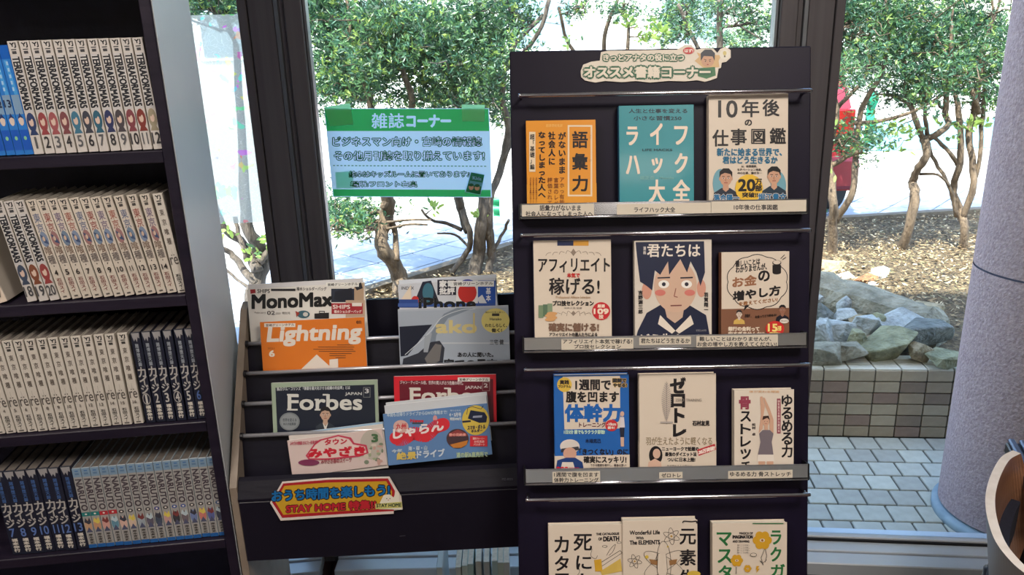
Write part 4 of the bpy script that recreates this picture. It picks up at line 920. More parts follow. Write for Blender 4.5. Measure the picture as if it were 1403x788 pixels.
def person_bust(a, cx, cy, s, skin, hair, coat, shirt=(220, 216, 210), long=False):
    a.poly(coat, (cx - s * 1.5, cy + s * 2.6), (cx - s * 1.35, cy + s * 1.7), (cx - s * .5, cy + s * 1.15), (cx + s * .5, cy + s * 1.15), (cx + s * 1.35, cy + s * 1.7), (cx + s * 1.5, cy + s * 2.6))
    if long: a.ell(hair, cx, cy + s * .4, s * .95, s * 1.6, 18)
    a.poly(skin, (cx - s * .3, cy + s * .7), (cx + s * .3, cy + s * .7), (cx + s * .35, cy + s * 1.3), (cx, cy + s * 1.6), (cx - s * .35, cy + s * 1.3)); a.poly(shirt, (cx - s * .4, cy + s * 1.15), (cx, cy + s * 1.7), (cx + s * .4, cy + s * 1.15), (cx + s * .12, cy + s * 2.1), (cx - s * .12, cy + s * 2.1)) if shirt else None
    a.ell(skin, cx - s * .68, cy + s * .08, s * .12, s * .22, 8); a.ell(skin, cx + s * .68, cy + s * .08, s * .12, s * .22, 8)
    a.ell(skin, cx, cy, s * .68, s * .92, 22); a.poly(hair, (cx - s * .74, cy - s * .05), (cx - s * .72, cy - s * .75), (cx - s * .3, cy - s * 1.12), (cx + s * .35, cy - s * 1.12), (cx + s * .75, cy - s * .7), (cx + s * .74, cy - s * .05), (cx + s * .55, cy - s * .45), (cx - s * .1, cy - s * .6), (cx - s * .55, cy - s * .4))
    dk = (50, 36, 34)
    for sg in (-1, 1): a.ell((236, 230, 224), cx + sg * s * .28, cy + s * .02, s * .13, s * .07, 10); a.ell(dk, cx + sg * s * .28, cy + s * .02, s * .07, s * .07, 8); a.line(dk, s * .07, (cx + sg * s * .13, cy - s * .17), (cx + sg * s * .44, cy - s * .19))
    a.line((150, 104, 84), s * .06, (cx, cy + s * .05), (cx - s * .07, cy + s * .33), (cx + s * .07, cy + s * .36)); a.line((150, 74, 66), s * .09, (cx - s * .2, cy + s * .55), (cx + s * .2, cy + s * .55))
def c_forbes_navy(a):
    a.full((28, 34, 50), .035, .045, .03)
    a.text('独占!ジム・コリンズ 「事業を最大化させる組織の利益率」とは', (200, 204, 206), 190, 84, 464, 97, .3, sl=-.02); a.text('JAPAN', (190, 192, 190), 446, 103, 508, 116, .6); a.text('3', (200, 200, 200), 520, 90, 534, 106, .8); a.frame((140, 142, 140), 514, 84, 540, 122, 1.5)
    slab_title(a, (206, 206, 200), 232, 112, 508, 168); person_bust(a, 372, 186, 26, (188, 156, 136), (36, 32, 34), (52, 58, 68)); a.ell((120, 126, 130), 238, 212, 38, 34, 28); a.ell((136, 142, 146), 238, 212, 32, 29, 28); a.text('世界を変える', (70, 76, 84), 212, 200, 264, 212, .3); a.text('30人の起業家', (70, 76, 84), 214, 216, 262, 226, .3)
magazine(3, 372, 517, 525, 'navy business magazine with pale title and a man in a suit, left of the rack', draw=[('cover_print', c_forbes_navy, ZQ)], slope=-4.5, cover=(150, 166, 146), low=.14, thick=.005, group='business magazines in the rack')
def c_forbes_red(a):
    a.full((104, 24, 42), .05, .045, .03)
    a.text('ジャン・ティロール他、世界の賢人が占う危機の時代。', (206, 196, 196), 652, 58, 888, 72, .3, sl=.015); a.text('JAPAN', (200, 192, 190), 895, 79, 956, 93, .6); slab_title(a, (208, 204, 196), 690, 88, 960, 142); a.text('2', (214, 206, 204), 966, 70, 980, 84, .8); a.frame((170, 140, 140), 960, 64, 988, 98, 1.5)
    a.rect((226, 222, 216), 868, 47, 988, 62); a.text('宮崎グリーンホテル', (50, 46, 46), 874, 50, 982, 60, .4)
magazine(3, 540, 679.5, 516, 'crimson business magazine with pale title, right of the rack', draw=[('cover_print', c_forbes_red, ZQ)], slope=-3, cover=(206, 34, 50), low=.14, thick=.005, group='business magazines in the rack')
def c_town(a):
    a.ell((178, 170, 160), 545, 300, 44, 56, 16)
    for k in range(26): r = random.Random(k); a.ell(r.choice([(150, 160, 130), (200, 190, 176), (120, 130, 110), (188, 150, 140)]), r.uniform(500, 590), r.uniform(290, 372), r.uniform(4, 11), r.uniform(3, 9), 8)
    a.text('みやざきの情報誌 まるごと一冊 春の特集号', (176, 60, 84), 240, 288, 352, 302, .3, sl=-.06); a.poly((186, 60, 84), (298, 340), (330, 296), (350, 280), (420, 262), (468, 272), (480, 292), (526, 300), (534, 330), (500, 344), (380, 356), (310, 356)); a.poly((214, 192, 186), (306, 338), (334, 300), (356, 284), (420, 268), (460, 278), (476, 298), (520, 306), (526, 328), (496, 338), (380, 350), (314, 350))
    a.text('タウン', (186, 40, 60), 370, 280, 452, 300, 1.6, sl=-.06); a.text('みやざき', (190, 30, 50), 310, 314, 520, 348, 3.4, sl=-.05); a.ell((120, 50, 84), 310, 366, 40, 12, 16); a.text('みやざき春のスイーツ', (150, 60, 70), 356, 352, 470, 372, .5, sl=-.06); a.text('3', (70, 104, 70), 546, 260, 568, 288, 2.5)
for j, (dl, dt) in enumerate([(4, -6), (2.5, -3)]):
    magazine(4, 393 + dl * 1.2, 523 + dl * .6, 600 + dt, ['rearmost of the three stacked copies of the pink local magazine', 'middle one of the three stacked copies of the pink local magazine'][j], thick=.0028, n_off=.0062 - j * .003, slope=-16, cover=(150, 180, 206) if j == 0 else (206, 198, 192), low=.09)
magazine(4, 394, 523, 604, 'pink local magazine with red rounded lettering, frontmost at the lower left of the rack', draw=[('cover_print', c_town, ZQ)], slope=-17, cover=(206, 186, 182), low=.075, thick=.003, shear=1)
ZJ = (510, 530, 6.568)
def c_jalan(a):
    a.text('年間も日帰りドライブからGWの情報まで!', (190, 206, 216), 132, 236, 672, 272, .8, sl=-.05); a.curve((206, 44, 56), 118, (215, 470), (280, 470), (370, 420), (480, 440), (560, 370), (640, 338), n=8); a.curve((206, 44, 56), 100, (200, 450), (250, 475)); a.ell((206, 44, 56), 215, 462, 60, 58); a.ell((206, 44, 56), 640, 338, 58, 58); a.ell((206, 44, 56), 478, 455, 50, 44)
    a.ell((206, 168, 160), 258, 358, 68, 58, 28); a.text('九州', (190, 50, 60), 214, 334, 304, 384, 2.5, sl=-.05); a.text('じゃらん', (226, 216, 214), 190, 385, 640, 470, 6, sl=-.18)
    a.text('News', (190, 40, 50), 344, 294, 460, 318, 3); a.rect((60, 74, 84), 360, 320, 456, 336); a.ell((206, 150, 150), 566, 286, 20, 30, 12); a.rect((190, 60, 80), 552, 300, 584, 345)
    a.text('4・5月号', (206, 214, 220), 694, 234, 800, 268, 1.6); a.text('特別490円', (200, 210, 216), 700, 276, 800, 302, 1.4); a.text('春の合併号', (190, 204, 214), 702, 206, 796, 220)
    a.ell((206, 180, 76), 930, 300, 122, 134, 36); a.poly((26, 34, 62), (885, 210), (1010, 230), (1035, 270), (1025, 320), (965, 325), (860, 285)); a.poly((150, 156, 176), (908, 262), (990, 256), (986, 276), (904, 280)); a.line((26, 34, 62), 5, (850, 250), (860, 190), (900, 178), (980, 200), (1000, 170)); a.poly((26, 34, 62), (810, 306), (885, 300), (888, 316), (812, 324)); a.text('スマホ・ボトル', (40, 40, 60), 858, 350, 1018, 388, 2.2, sl=-.07); a.text('ホルダー', (40, 40, 60), 892, 386, 990, 412, 2.2, sl=-.07)
    a.ell((70, 50, 56), 768, 466, 100, 88, 30); a.poly((190, 120, 50), (700, 520), (780, 500), (862, 480), (850, 520), (800, 548), (730, 548)); a.poly((140, 60, 60), (690, 420), (770, 384), (850, 420), (860, 440), (690, 450)); a.text('春の花絶景', (220, 150, 140), 692, 418, 842, 442, 1.6); a.rect((200, 44, 56), 880, 440, 1036, 536); a.text('最新ジャーニー', (226, 180, 176), 905, 455, 1010, 475, 1); a.text('お花見旅', (226, 180, 176), 918, 482, 1008, 502, 1); a.text('パスポート', (226, 180, 176), 912, 508, 1012, 528, 1)
    a.text('海・桜・山', (190, 204, 216), 326, 536, 494, 574, 1.6, sl=-.05); a.text('今年', (190, 204, 216), 176, 566, 270, 596, 1.6, sl=-.1); a.text('絶景', (206, 180, 92), 222, 590, 396, 656, 3.6, sl=-.05); a.text('ドライブ', (196, 208, 220), 404, 574, 650, 640, 3.6, sl=-.07); a.text('道の駅&直売所で', (176, 196, 160), 758, 590, 1040, 636, 1.6, sl=-.03)
for j in range(2):
    magazine(4, 527 + 2 * (1 - j), 666 + (1 - j), 559 - (1 - j) * 4 - 3, ['rearmost of the three stacked copies of the blue travel magazine', 'middle one of the three stacked copies of the blue travel magazine'][j], thick=.003, n_off=.0066 - j * .0032, slope=-15, cover=(196, 200, 206), low=.10)
magazine(4, 525, 667.5, 567.5, 'blue travel magazine with a red wavy logo, frontmost at the lower right of the rack', draw=[('cover_print', c_jalan, ZJ)], slope=-15, cover=(92, 128, 176), low=.105, thick=.003, shear=1)

# pale books on the low ledge seen under the rack
lowf = Frame((0, 1.80, 0), (1, -.02, 0), (0, 0, 1)); zt_ = float(hit(660, 772, (0, 1.80, 0), (0, 1, 0))[2])
shelf = build(MB().box(-.205, .14, 1.76, 1.93, zt_ - .215, zt_ - .19, .002), 'low_shelf', M_case, None, label='low shelf with a pale end panel beneath the slanted magazine rack', category='shelf')
build(MB().box(-.222, -.206, 1.76, 1.93, FZ, zt_ + .02, .002), 'end_panel', mat((190, 204, 210), .5), shelf); build(MB().box(.141, .155, 1.76, 1.93, FZ, zt_ + .02, .002), 'end_panel', mat((190, 204, 210), .5), shelf)
xs = [628, 637, 645, 656, 667, 678, 686, 694]; cs = [(206, 216, 218), (196, 214, 214), (176, 206, 206), (206, 212, 212), (190, 200, 206), (180, 208, 214), (196, 214, 206), (206, 214, 216)]
nm_ = ['leftmost of the eight pale books under the rack', 'second pale book from the left under the rack', 'third pale book from the left under the rack, aqua tinted', 'fourth pale book from the left under the rack', 'fifth pale book from the left under the rack', 'sixth pale book from the left under the rack', 'seventh pale book from the left under the rack', 'rightmost of the eight pale books under the rack']
for i, x in enumerate(xs):
    p = atY(x, 776, 1.80); h = .186 + [0, .004, .008, .016, .014, .016, .01, .01][i]
    b = build(MB().box(-.0078, .0078, 0, .12, 0, h, .001), 'paperback_book', mat(cs[i], .5), None, label=nm_[i], category='book', group='pale books under the rack'); b.location = (p[0], 1.79, zt_ - .189)
    build(MB().box(-.0066, .0066, .001, .1195, h - .0005, h + .0004), 'page_block', M_page, b)

# ============================================================ BOOK DISPLAY STAND
rol = math.radians(-.7); lean = math.radians(13.7)
su = np.array([math.cos(rol), 0, math.sin(rol)]); sv0 = np.array([0, math.sin(lean), math.cos(lean)])
pS = atY(905, 66, 1.462)
SF = Frame(pS, su, sv0); MS = SF.matrix()
tl = SF.px(698, 70); tr = SF.px(1112, 63); bl = SF.px(711, 788); br_ = SF.px(1106, 788)
XL, XR = (tl[0] + bl[0]) / 2, (tr[0] + br_[0]) / 2; VT = (tl[1] + tr[1]) / 2; VB = -1.36
print('stand', tl, tr, bl, br_, pS)
stand = empty('book_stand', 'tall leaning black display stand holding four rows of face-out books', 'display stand', M=MS)
build(MB().box(XL, XR, VB, VT, -.018, 0, .002), 'board', M_board, stand)
for x in (XL + .07, XR - .09): build(MB().box(x, x + .02, VB, VT - .25, -.045, -.0182, .002), 'rear_rail', M_black, stand)
# feet on the floor and a rear prop
zf = lambda a, b, c: SF.P(a, b, c)
for x in (XL + .08, XR - .08):
    p0 = SF.P(x, VB + .03, -.03); q = [(p0[0], p0[1] - .12, FZ + .012), (p0[0], p0[1] + .42, FZ + .012)]
    o = build(MB().tube(q, .012, 8), 'foot', M_black, stand, smooth=True); o.matrix_parent_inverse = MS.inverted()
    o = build(MB().tube([tuple(p0 + np.array([0, 0, .02])), (p0[0], p0[1], FZ + .012)], .012, 8), 'upright', M_black, stand, smooth=True); o.matrix_parent_inverse = MS.inverted()
LEDGE = [((713, 280), (1106, 273), (300, 293)), ((718, 463), (1105, 457), (484, 476)), ((720, 644), (1107, 636), (665, 658)), ((722, 826), (1107, 819), (848, 841))]
BARP = [((710, 131), (1112, 124)), ((713, 323), (1111, 315)), ((718, 508), (1110, 499)), ((720, 685), (1110, 678))]
LN = .030; TRAY = []
ledges = []
for (a, b, (y0, y1)) in LEDGE:
    u0_, v0_ = SF.px(a[0], a[1], LN); u1_, v1_ = SF.px(b[0], b[1], LN); ub_, vb0 = SF.px(a[0], y0, LN); _, vb1 = SF.px(b[0], y1, LN)
    vt, vb = (v0_ + v1_) / 2, (vb0 + vb1) / 2; TRAY.append(vb + .003)
    mb = MB().box(u0_, u1_, vb + .0045, vt, LN - .0012, LN + .0006, .0005).box(u0_, u1_, vb, vb + .002, 0, LN, 0)
    l = build(mb, 'ledge', M_chrome, stand); ledges.append((l, u0_, u1_, vb, vt))
    build(MB().tube([(u0_, vb + .002, LN - .001), (u1_, vb + .002, LN - .001)], .0018, 10), 'ledge_lip', M_chrome, l, smooth=True)
    build(MB().box(u0_, u1_, vt - .0008, vt + .001, LN - .0016, LN + .0012, .0004), 'top_edge', M_chrome, l)
    for s_, x in ((0, u0_), (1, u1_)): build(MB().box(x - .003 if not s_ else x, x if not s_ else x + .003, vb - .001, vt + .001, .0005, LN, .0008), 'end_cap', M_black, l)
for (a, b) in BARP:
    u0_, v0_ = SF.px(a[0], a[1], .034); u1_, v1_ = SF.px(b[0], b[1], .034); v = (v0_ + v1_) / 2
    r_ = build(MB().tube([(u0_, v, .034), (u0_ + .004, v, .0342), (u1_ - .004, v, .0342), (u1_, v, .034)], [.003, .0038, .0038, .003], 12), 'bar', M_chrome, stand, smooth=True)
    for x in (u0_ + .005, u1_ - .005): build(MB().tube([(x, v, .0005), (x, v, .031)], .0028, 8), 'bracket', M_chrome2, r_, smooth=True)
# header sign
Z6 = (760, 0, 3.597)
hd = build(MB(), 'header_sign', [], stand) if False else empty('header_sign', parent=stand)
hp = [(128, 350), (140, 320), (180, 305), (222, 300), (228, 258), (260, 252), (600, 246), (640, 222), (672, 222), (698, 246), (722, 240), (780, 240), (800, 262), (815, 242), (840, 232), (866, 248), (866, 285), (845, 305), (822, 310), (818, 335), (806, 340), (798, 385), (770, 396), (740, 404), (700, 396), (640, 402), (560, 400), (470, 408), (400, 400), (330, 406), (250, 400), (200, 408), (150, 398), (130, 380)]
uvp = [tuple(p) for p in SF.pxs([(760 + x / 3.597, y / 3.597) for x, y in hp], .001)]
build(MB().prism(uvp[::-1], .0003, .003), 'backing', mat((222, 212, 198), .5), hd)
a = Art(conv_px(SF, .0035, *Z6), .0032, .00004); G_ = (20, 92, 60)
a.poly((206, 170, 120), (690, 300), (712, 280), (700, 258), (735, 270), (760, 250), (790, 270), (822, 272), (808, 300), (812, 330), (740, 340))
a.ell((226, 220, 206), 838, 268, 26, 26, 20); a.ell((206, 190, 120), 838, 262, 9, 11, 12); a.rect((120, 110, 90), 834, 273, 842, 282)
a.poly((46, 110, 66), (704, 336), (790, 330), (794, 372), (748, 388), (706, 376)); a.ell((196, 150, 120), 754, 300, 32, 30, 20); a.poly((30, 34, 52), (720, 300), (720, 262), (740, 244), (772, 244), (790, 262), (788, 300), (778, 278), (735, 276)); a.ell((40, 30, 30), 743, 302, 3, 3, 8); a.ell((40, 30, 30), 765, 302, 3, 3, 8); a.line((60, 40, 36), 2.5, (736, 292), (749, 296)); a.line((60, 40, 36), 2.5, (771, 292), (759, 296)); a.ell((160, 70, 60), 754, 318, 5, 3, 8)
a.ell((190, 40, 44), 660, 250, 28, 17, 20); a.text('はず!', (230, 220, 210), 640, 242, 682, 258, 1)
a.text('きっとアナタの役に立つ', (222, 212, 196), 240, 268, 636, 300, 1.8, out=(G_, 7)); a.text('オススメ書籍コーナー', (222, 212, 196), 146, 328, 766, 382, 3.4, out=(G_, 11))
a.build('printed_face', hd)

Z2 = (690, 50, 3.030); Z3 = (690, 300, 3.263); Z4 = (690, 480, 3.263); Z5 = (690, 660, 3.263)
CR = (216, 202, 186)
def book(row, pxl, pxr, pyt, label, draw, z, cover=CR, thick=.017, pyr=None, edge=None, band=None):
    nf = .0035 + thick
    ul, v1 = SF.px(pxl, pyt, nf); ur, v2 = SF.px(pxr, pyr if pyr is not None else pyt - (pxr - pxl) * .017, nf); vt = (v1 + v2) / 2; vb = TRAY[row] + .0006
    M = MS @ Matrix.Translation(((ul + ur) / 2, vb, .0035)); w = ur - ul; h = vt - vb
    root = empty('paperback_book', label, 'book', 'face-out books on the display stand', M=M)
    cm = mat(cover, .32, coat=.25)
    build(MB().box(-w / 2, w / 2, 0, h, thick - .001, thick, .0003), 'front_cover', cm, root)
    build(MB().box(-w / 2, w / 2, 0, h, 0, .001, .0003), 'back_cover', cm, root)
    build(MB().box(-w / 2 - .0006, -w / 2 + .0006, 0, h, .0002, thick - .0002, .0003), 'spine', mat(edge, .4) if edge else cm, root)
    build(MB().box(-w / 2 + .0007, w / 2 - .0014, .0008, h - .0014, .0011, thick - .0011), 'page_block', M_page, root)
    f2 = Frame(np.array((M @ Vector((0, 0, thick)))), su, SF.v)
    a = Art(conv_px(f2, .0003, *z), thick + .0003, .00003); a.rough = .3; a.W, a.H = w, h
    def full(c, l=0, t=0, r_=0, b=0):   # colour field in cover fractions
        a.mb.add([(-w / 2 + l * w, h * b, a.z), (w / 2 - r_ * w, h * b, a.z), (w / 2 - r_ * w, h - t * h, a.z), (-w / 2 + l * w, h - t * h, a.z)], [(0, 1, 2, 3)], a.mi(c)); a.z += a.dz
    a.full = full; draw(a); a.build('cover_print', root)
    if band:   # paper belt round the lower cover: colour, height fraction
        bm_ = MB().box(-w / 2 - .0008, w / 2 + .0003, 0, h * band[1], -.0003, thick + .0003 - .0001); build(bm_, 'paper_band', mat(band[0], .4), root)
        a2 = Art(conv_px(f2, .0005, *z), thick + .0006, .00003); a2.rough = .3; band[2](a2); a2.build('band_print', root)
    return root
K = (30, 26, 30)
def b_orange(a):
    a.text('超基礎編集部', (236, 190, 110), 176, 364, 244, 376); a.frame((226, 206, 178), 266, 368, 368, 664, 7)
    for k, ch in enumerate('語彙力'): a.text(ch, K, 286, 394 + k * 92, 348, 462 + k * 90, 2.2)
    a.text('がないまま', K, 228, 398, 258, 568, 1.4, vert=True); a.text('社会人に', K, 186, 396, 214, 532, 1.4, vert=True); a.text('なってしまった人へ', K, 144, 396, 174, 668, 1.4, vert=True)
    a.rect((226, 206, 178), 106, 396, 132, 562); a.text('超「基礎」編', K, 110, 406, 128, 552, .9, vert=True)
    a.text('ご', (140, 80, 30), 356, 410, 364, 422); a.text('い', (140, 80, 30), 356, 510, 364, 520)
def b_orange_band(a):
    a.text('アホっ有能', (130, 70, 24), 232, 586, 252, 700, .5, vert=True); a.text('言葉のレベ', (130, 70, 24), 208, 586, 228, 700, .5, vert=True); a.text('評価されて', (130, 70, 24), 182, 586, 202, 700, .5, vert=True)
    for k in range(3): a.text('人生を変える言葉の力がここにある', (130, 70, 24), 108 + k * 12, 584, 116 + k * 12, 720, .2, vert=True)
book(0, 721, 816, 165.5, 'orange paperback with black kanji in a white frame, top row left', b_orange, Z2, (222, 146, 42), band=((218, 148, 40), .34, b_orange_band))
TE = (48, 140, 152)
def b_teal(a):
    a.text('人生と仕事を変える', (16, 44, 60), 520, 300, 762, 318, .6); a.text('小さな習慣250', (16, 44, 60), 540, 330, 738, 348, .6); W_ = (232, 214, 196)
    for (c, x0, y0, x1, y1) in [('ラ', 512, 376, 556, 450), ('イ', 610, 362, 658, 448), ('フ', 710, 374, 762, 448), ('ハ', 510, 496, 564, 570), ('ッ', 616, 506, 658, 566), ('ク', 712, 486, 762, 566), ('大', 604, 596, 668, 690), ('全', 704, 596, 772, 684)]: a.text(c, W_, x0, y0, x1, y1, 3.2)
    a.text('LIFE HACKS', (16, 60, 70), 576, 466, 700, 476, .5); a.text('堀正岳', (120, 180, 180), 566, 580, 626, 594, .5); a.text('Masatake', (120, 180, 180), 650, 582, 706, 592, .2)
book(0, 848, 950.5, 145, 'teal paperback with big pale katakana, middle of the top row', b_teal, Z2, TE, edge=(30, 90, 120))
def b_ten(a):
    a.text('10', K, 892, 266, 970, 336, 2); a.text('年', K, 990, 264, 1060, 334, 2); a.text('後', K, 1076, 262, 1144, 330, 2); a.text('の', K, 1002, 346, 1030, 370, 1.6)
    a.text('仕', K, 868, 388, 932, 456, 2); a.text('事', K, 944, 384, 1008, 450, 2); a.frame(K, 1028, 384, 1086, 446, 4.5); a.text('図', K, 1036, 392, 1080, 440, 1.6); a.text('鑑', K, 1106, 380, 1170, 444, 2)
    a.text('新たに始まる世界で、', (30, 104, 140), 886, 464, 1154, 496, 1.6); a.text('君はどう生きるか', (30, 104, 140), 910, 498, 1136, 528, 1.6)
    a.ell((110, 160, 176), 900, 610, 32, 60, 24); a.ell((110, 160, 176), 1140, 620, 32, 60, 24)
    a.text('AI、仮想通貨、', K, 986, 534, 1052, 544, .3); a.text('モチベーション格差、', K, 970, 548, 1072, 558, .3); a.text('49の仕事、働き方─', K, 970, 562, 1072, 572, .3)
    person_bust(a, 922, 588, 36, (196, 150, 124), (28, 24, 28), (36, 44, 60), None); person_bust(a, 1122, 580, 36, (200, 156, 130), (26, 24, 26), (36, 54, 70), None)
    a.ell((226, 184, 60), 1018, 630, 58, 58, 14); a.text('20', K, 974, 594, 1042, 642, 3); a.text('万', K, 1044, 592, 1070, 616, 1.6); a.text('部', K, 1044, 618, 1070, 642, 1.6); a.text('突破!!', K, 990, 648, 1054, 668, 1.5)
    a.text('落合陽一', (30, 104, 150), 872, 656, 976, 684, 1.8, out=((226, 214, 200), 3)); a.text('堀江貴文', (30, 104, 150), 1056, 652, 1172, 684, 1.8, out=((226, 214, 200), 3))
book(0, 971.5, 1080, 130, 'cream paperback with black title and two men, top row right', b_ten, Z2, CR)
def b_aff(a):
    a.rect((36, 44, 80), 240, 96, 312, 120); a.rect((206, 150, 60), 312, 96, 380, 120)
    for sg in (-1, 1):
        for k in range(4): a.curve((140, 124, 110), 2, (312 + sg * (10 + k * 30), 150), (312 + sg * (26 + k * 30), 142 + 4 * k), (312 + sg * (34 + k * 30), 156 + 3 * k), n=4)
        for k in range(3): a.curve((140, 124, 110), 2, (312 + sg * (8 + k * 24), 424), (312 + sg * (24 + k * 24), 412 + 4 * k), (312 + sg * (30 + k * 24), 434 - 3 * k), n=4)
    a.poly((140, 124, 110), (300, 150), (312, 132), (324, 150), (312, 166)); a.poly((140, 124, 110), (302, 422), (312, 410), (322, 422), (312, 434))
    a.text('アフィリエイト', K, 156, 176, 474, 238, 1.6); a.text('本気で', (190, 44, 44), 284, 242, 340, 262, 1.2); a.text('稼げる!', K, 204, 264, 428, 338, 1.8); a.text('Professional Affiliate Selection', (170, 130, 90), 234, 344, 388, 356); a.text('プロ技セレクション', K, 220, 366, 402, 388, 1.4); a.text('河井大志 他著', (90, 80, 76), 270, 394, 350, 403)
    a.ell((196, 44, 52), 436, 412, 40, 40, 32); a.text('109', (232, 216, 196), 404, 402, 468, 424, 2.4); a.text('厳選', (232, 216, 196), 420, 382, 452, 396, 1); a.text('技', (232, 216, 196), 426, 428, 446, 446, 1.2)
    for k in range(3): a.rect([(120, 140, 110), (90, 116, 92), (130, 148, 120)][k], 156 + k * 20, 386 - k * 4, 178 + k * 20, 442 - k * 6)
    for k in range(4): a.ell((206, 156, 104), 208 + (k % 2) * 8, 450 - k * 9, 24, 8, 14)
    a.text('確実に儲ける!', (120, 92, 76), 202, 466, 424, 502, 2.4); a.text('アフィリエイトの達人たちによる', K, 204, 508, 418, 524, .8)
book(1, 730.5, 837, 330, 'cream paperback with a red number disc, second row left on the stand', b_aff, Z3, CR, edge=(60, 70, 90), band=None)
def b_face(a):   # plain generic portrait in the cover's colours
    a.poly((30, 36, 62), (600, 500), (640, 420), (700, 385), (830, 385), (905, 430), (925, 540), (590, 540)); a.poly((200, 170, 150), (716, 380), (810, 380), (800, 440), (766, 466), (730, 440)); a.poly((226, 214, 200), (700, 430), (768, 500), (836, 430), (850, 470), (768, 524), (690, 470)); a.poly((40, 42, 58), (740, 524), (768, 500), (800, 524), (800, 560), (736, 560))
    a.ell((206, 172, 150), 768, 300, 96, 118, 36); a.ell((206, 150, 130), 640, 320, 22, 40, 16); a.ell((206, 150, 130), 884, 310, 20, 40, 16)
    a.poly((34, 40, 66), (590, 104), (896, 100), (900, 240), (880, 300), (862, 240), (836, 190), (820, 240), (790, 180), (740, 250), (735, 190), (700, 250), (676, 230), (664, 320), (640, 300), (610, 280), (600, 200))
    for x in (716, 818): a.ell((236, 232, 226), x, 292, 24, 18, 20); a.ell((44, 44, 60), x, 292, 9, 9, 12); a.line((36, 38, 56), 6, (x - 28, 264), (x + 28, 262))
    a.ell((206, 120, 110), 700, 330, 24, 14, 16); a.ell((206, 120, 110), 832, 330, 24, 14, 16); a.line((150, 96, 84), 4, (770, 310), (762, 346), (778, 350)); a.line((120, 60, 60), 5, (746, 388), (796, 386))
    a.text('漫画', (214, 206, 200), 624, 124, 636, 158, .5, vert=True); a.text('君たちは', (230, 220, 208), 642, 114, 878, 170, 1.6); a.text('吉野源三郎', K, 602, 320, 622, 424, .8, vert=True); a.text('羽賀翔一', K, 896, 330, 914, 406, .8, vert=True); a.text('どう生きるか', (230, 220, 208), 612, 514, 900, 560, 2); a.text('マガジンハウス', (200, 196, 190), 860, 494, 906, 503)
book(1, 869.5, 975, 330, 'paperback with a drawn dark-haired youth in a white collar, middle of the second row', b_face, Z3, (214, 204, 192))
def b_money(a):
    pts = [(1040 + 110 * math.cos(t), 0) for t in (0,)]
    cl = []
    for k in range(72):
        t = k / 72 * 2 * PI; r_ = 1 + .06 * abs(math.sin(t * 5)); cl.append((1134 + 132 * r_ * math.cos(t), 282 + 118 * r_ * math.sin(t)))
    a.poly(K, *cl); a.poly(CR, *[(1134 + (x - 1134) * .975, 282 + (y - 282) * .97) for x, y in cl]); a.poly(K, (1080, 385), (1100, 385), (1072, 412)); 
    a.text('難しいことは', K, 1038, 188, 1146, 216, 1.2, sl=-.12); a.text('わかりませんが、', K, 1038, 214, 1176, 242, 1.2, sl=-.12); a.text('お金', (150, 100, 70), 1024, 262, 1130, 306, 2.4, sl=-.12); a.text('の', K, 1140, 232, 1188, 278, 2.6); a.text('増やし方', K, 1026, 326, 1236, 368, 2.8, sl=-.14); a.text('を教えてください!', (150, 100, 60), 1052, 372, 1224, 390, 1, sl=-.12)
    a.rect(K, 1202, 206, 1240, 240); a.ell(K, 1221, 240, 19, 8, 14); a.ell((214, 200, 186), 1221, 196, 20, 12, 16); a.ell(K, 1221, 196, 20, 12, 16); a.ell((214, 200, 186), 1221, 194, 17, 9, 16); a.line(K, 3, (1238, 178), (1256, 160)); a.line(K, 3, (1246, 182), (1262, 172))
def b_money_band(a):
    person_bust(a, 1053, 426, 17, (206, 190, 176), (40, 34, 34), (206, 170, 90), None); person_bust(a, 1246, 406, 20, (150, 104, 84), (24, 20, 26), (30, 28, 40), None); a.ell((226, 216, 206), 1254, 456, 20, 11, 18); a.text('増えますよ', K, 1240, 451, 1270, 460)
    a.text('お金が…', (40, 26, 22), 1078, 424, 1108, 440, .5); a.text('お金ってどう貯める?', (40, 26, 22), 1124, 432, 1220, 444, .5, sl=-.1); a.text('銀行の金利って', (226, 210, 190), 1004, 482, 1142, 500, 1.4); a.text('安すぎませんか!?', (226, 210, 190), 1004, 504, 1164, 522, 1.4)
    a.ell((200, 44, 44), 1212, 490, 42, 34, 24); a.text('15', (236, 220, 130), 1182, 470, 1222, 502, 2.4); a.text('万部', (236, 220, 130), 1224, 478, 1240, 500, 1); a.text('突破!!', (236, 220, 130), 1188, 506, 1236, 520, 1.4)
book(1, 988.5, 1081.5, 346, 'cream and brown paperback with a speech-bubble title, second row right on the stand', b_money, Z3, CR, edge=(130, 86, 64), band=((126, 84, 62), .40, b_money_band))
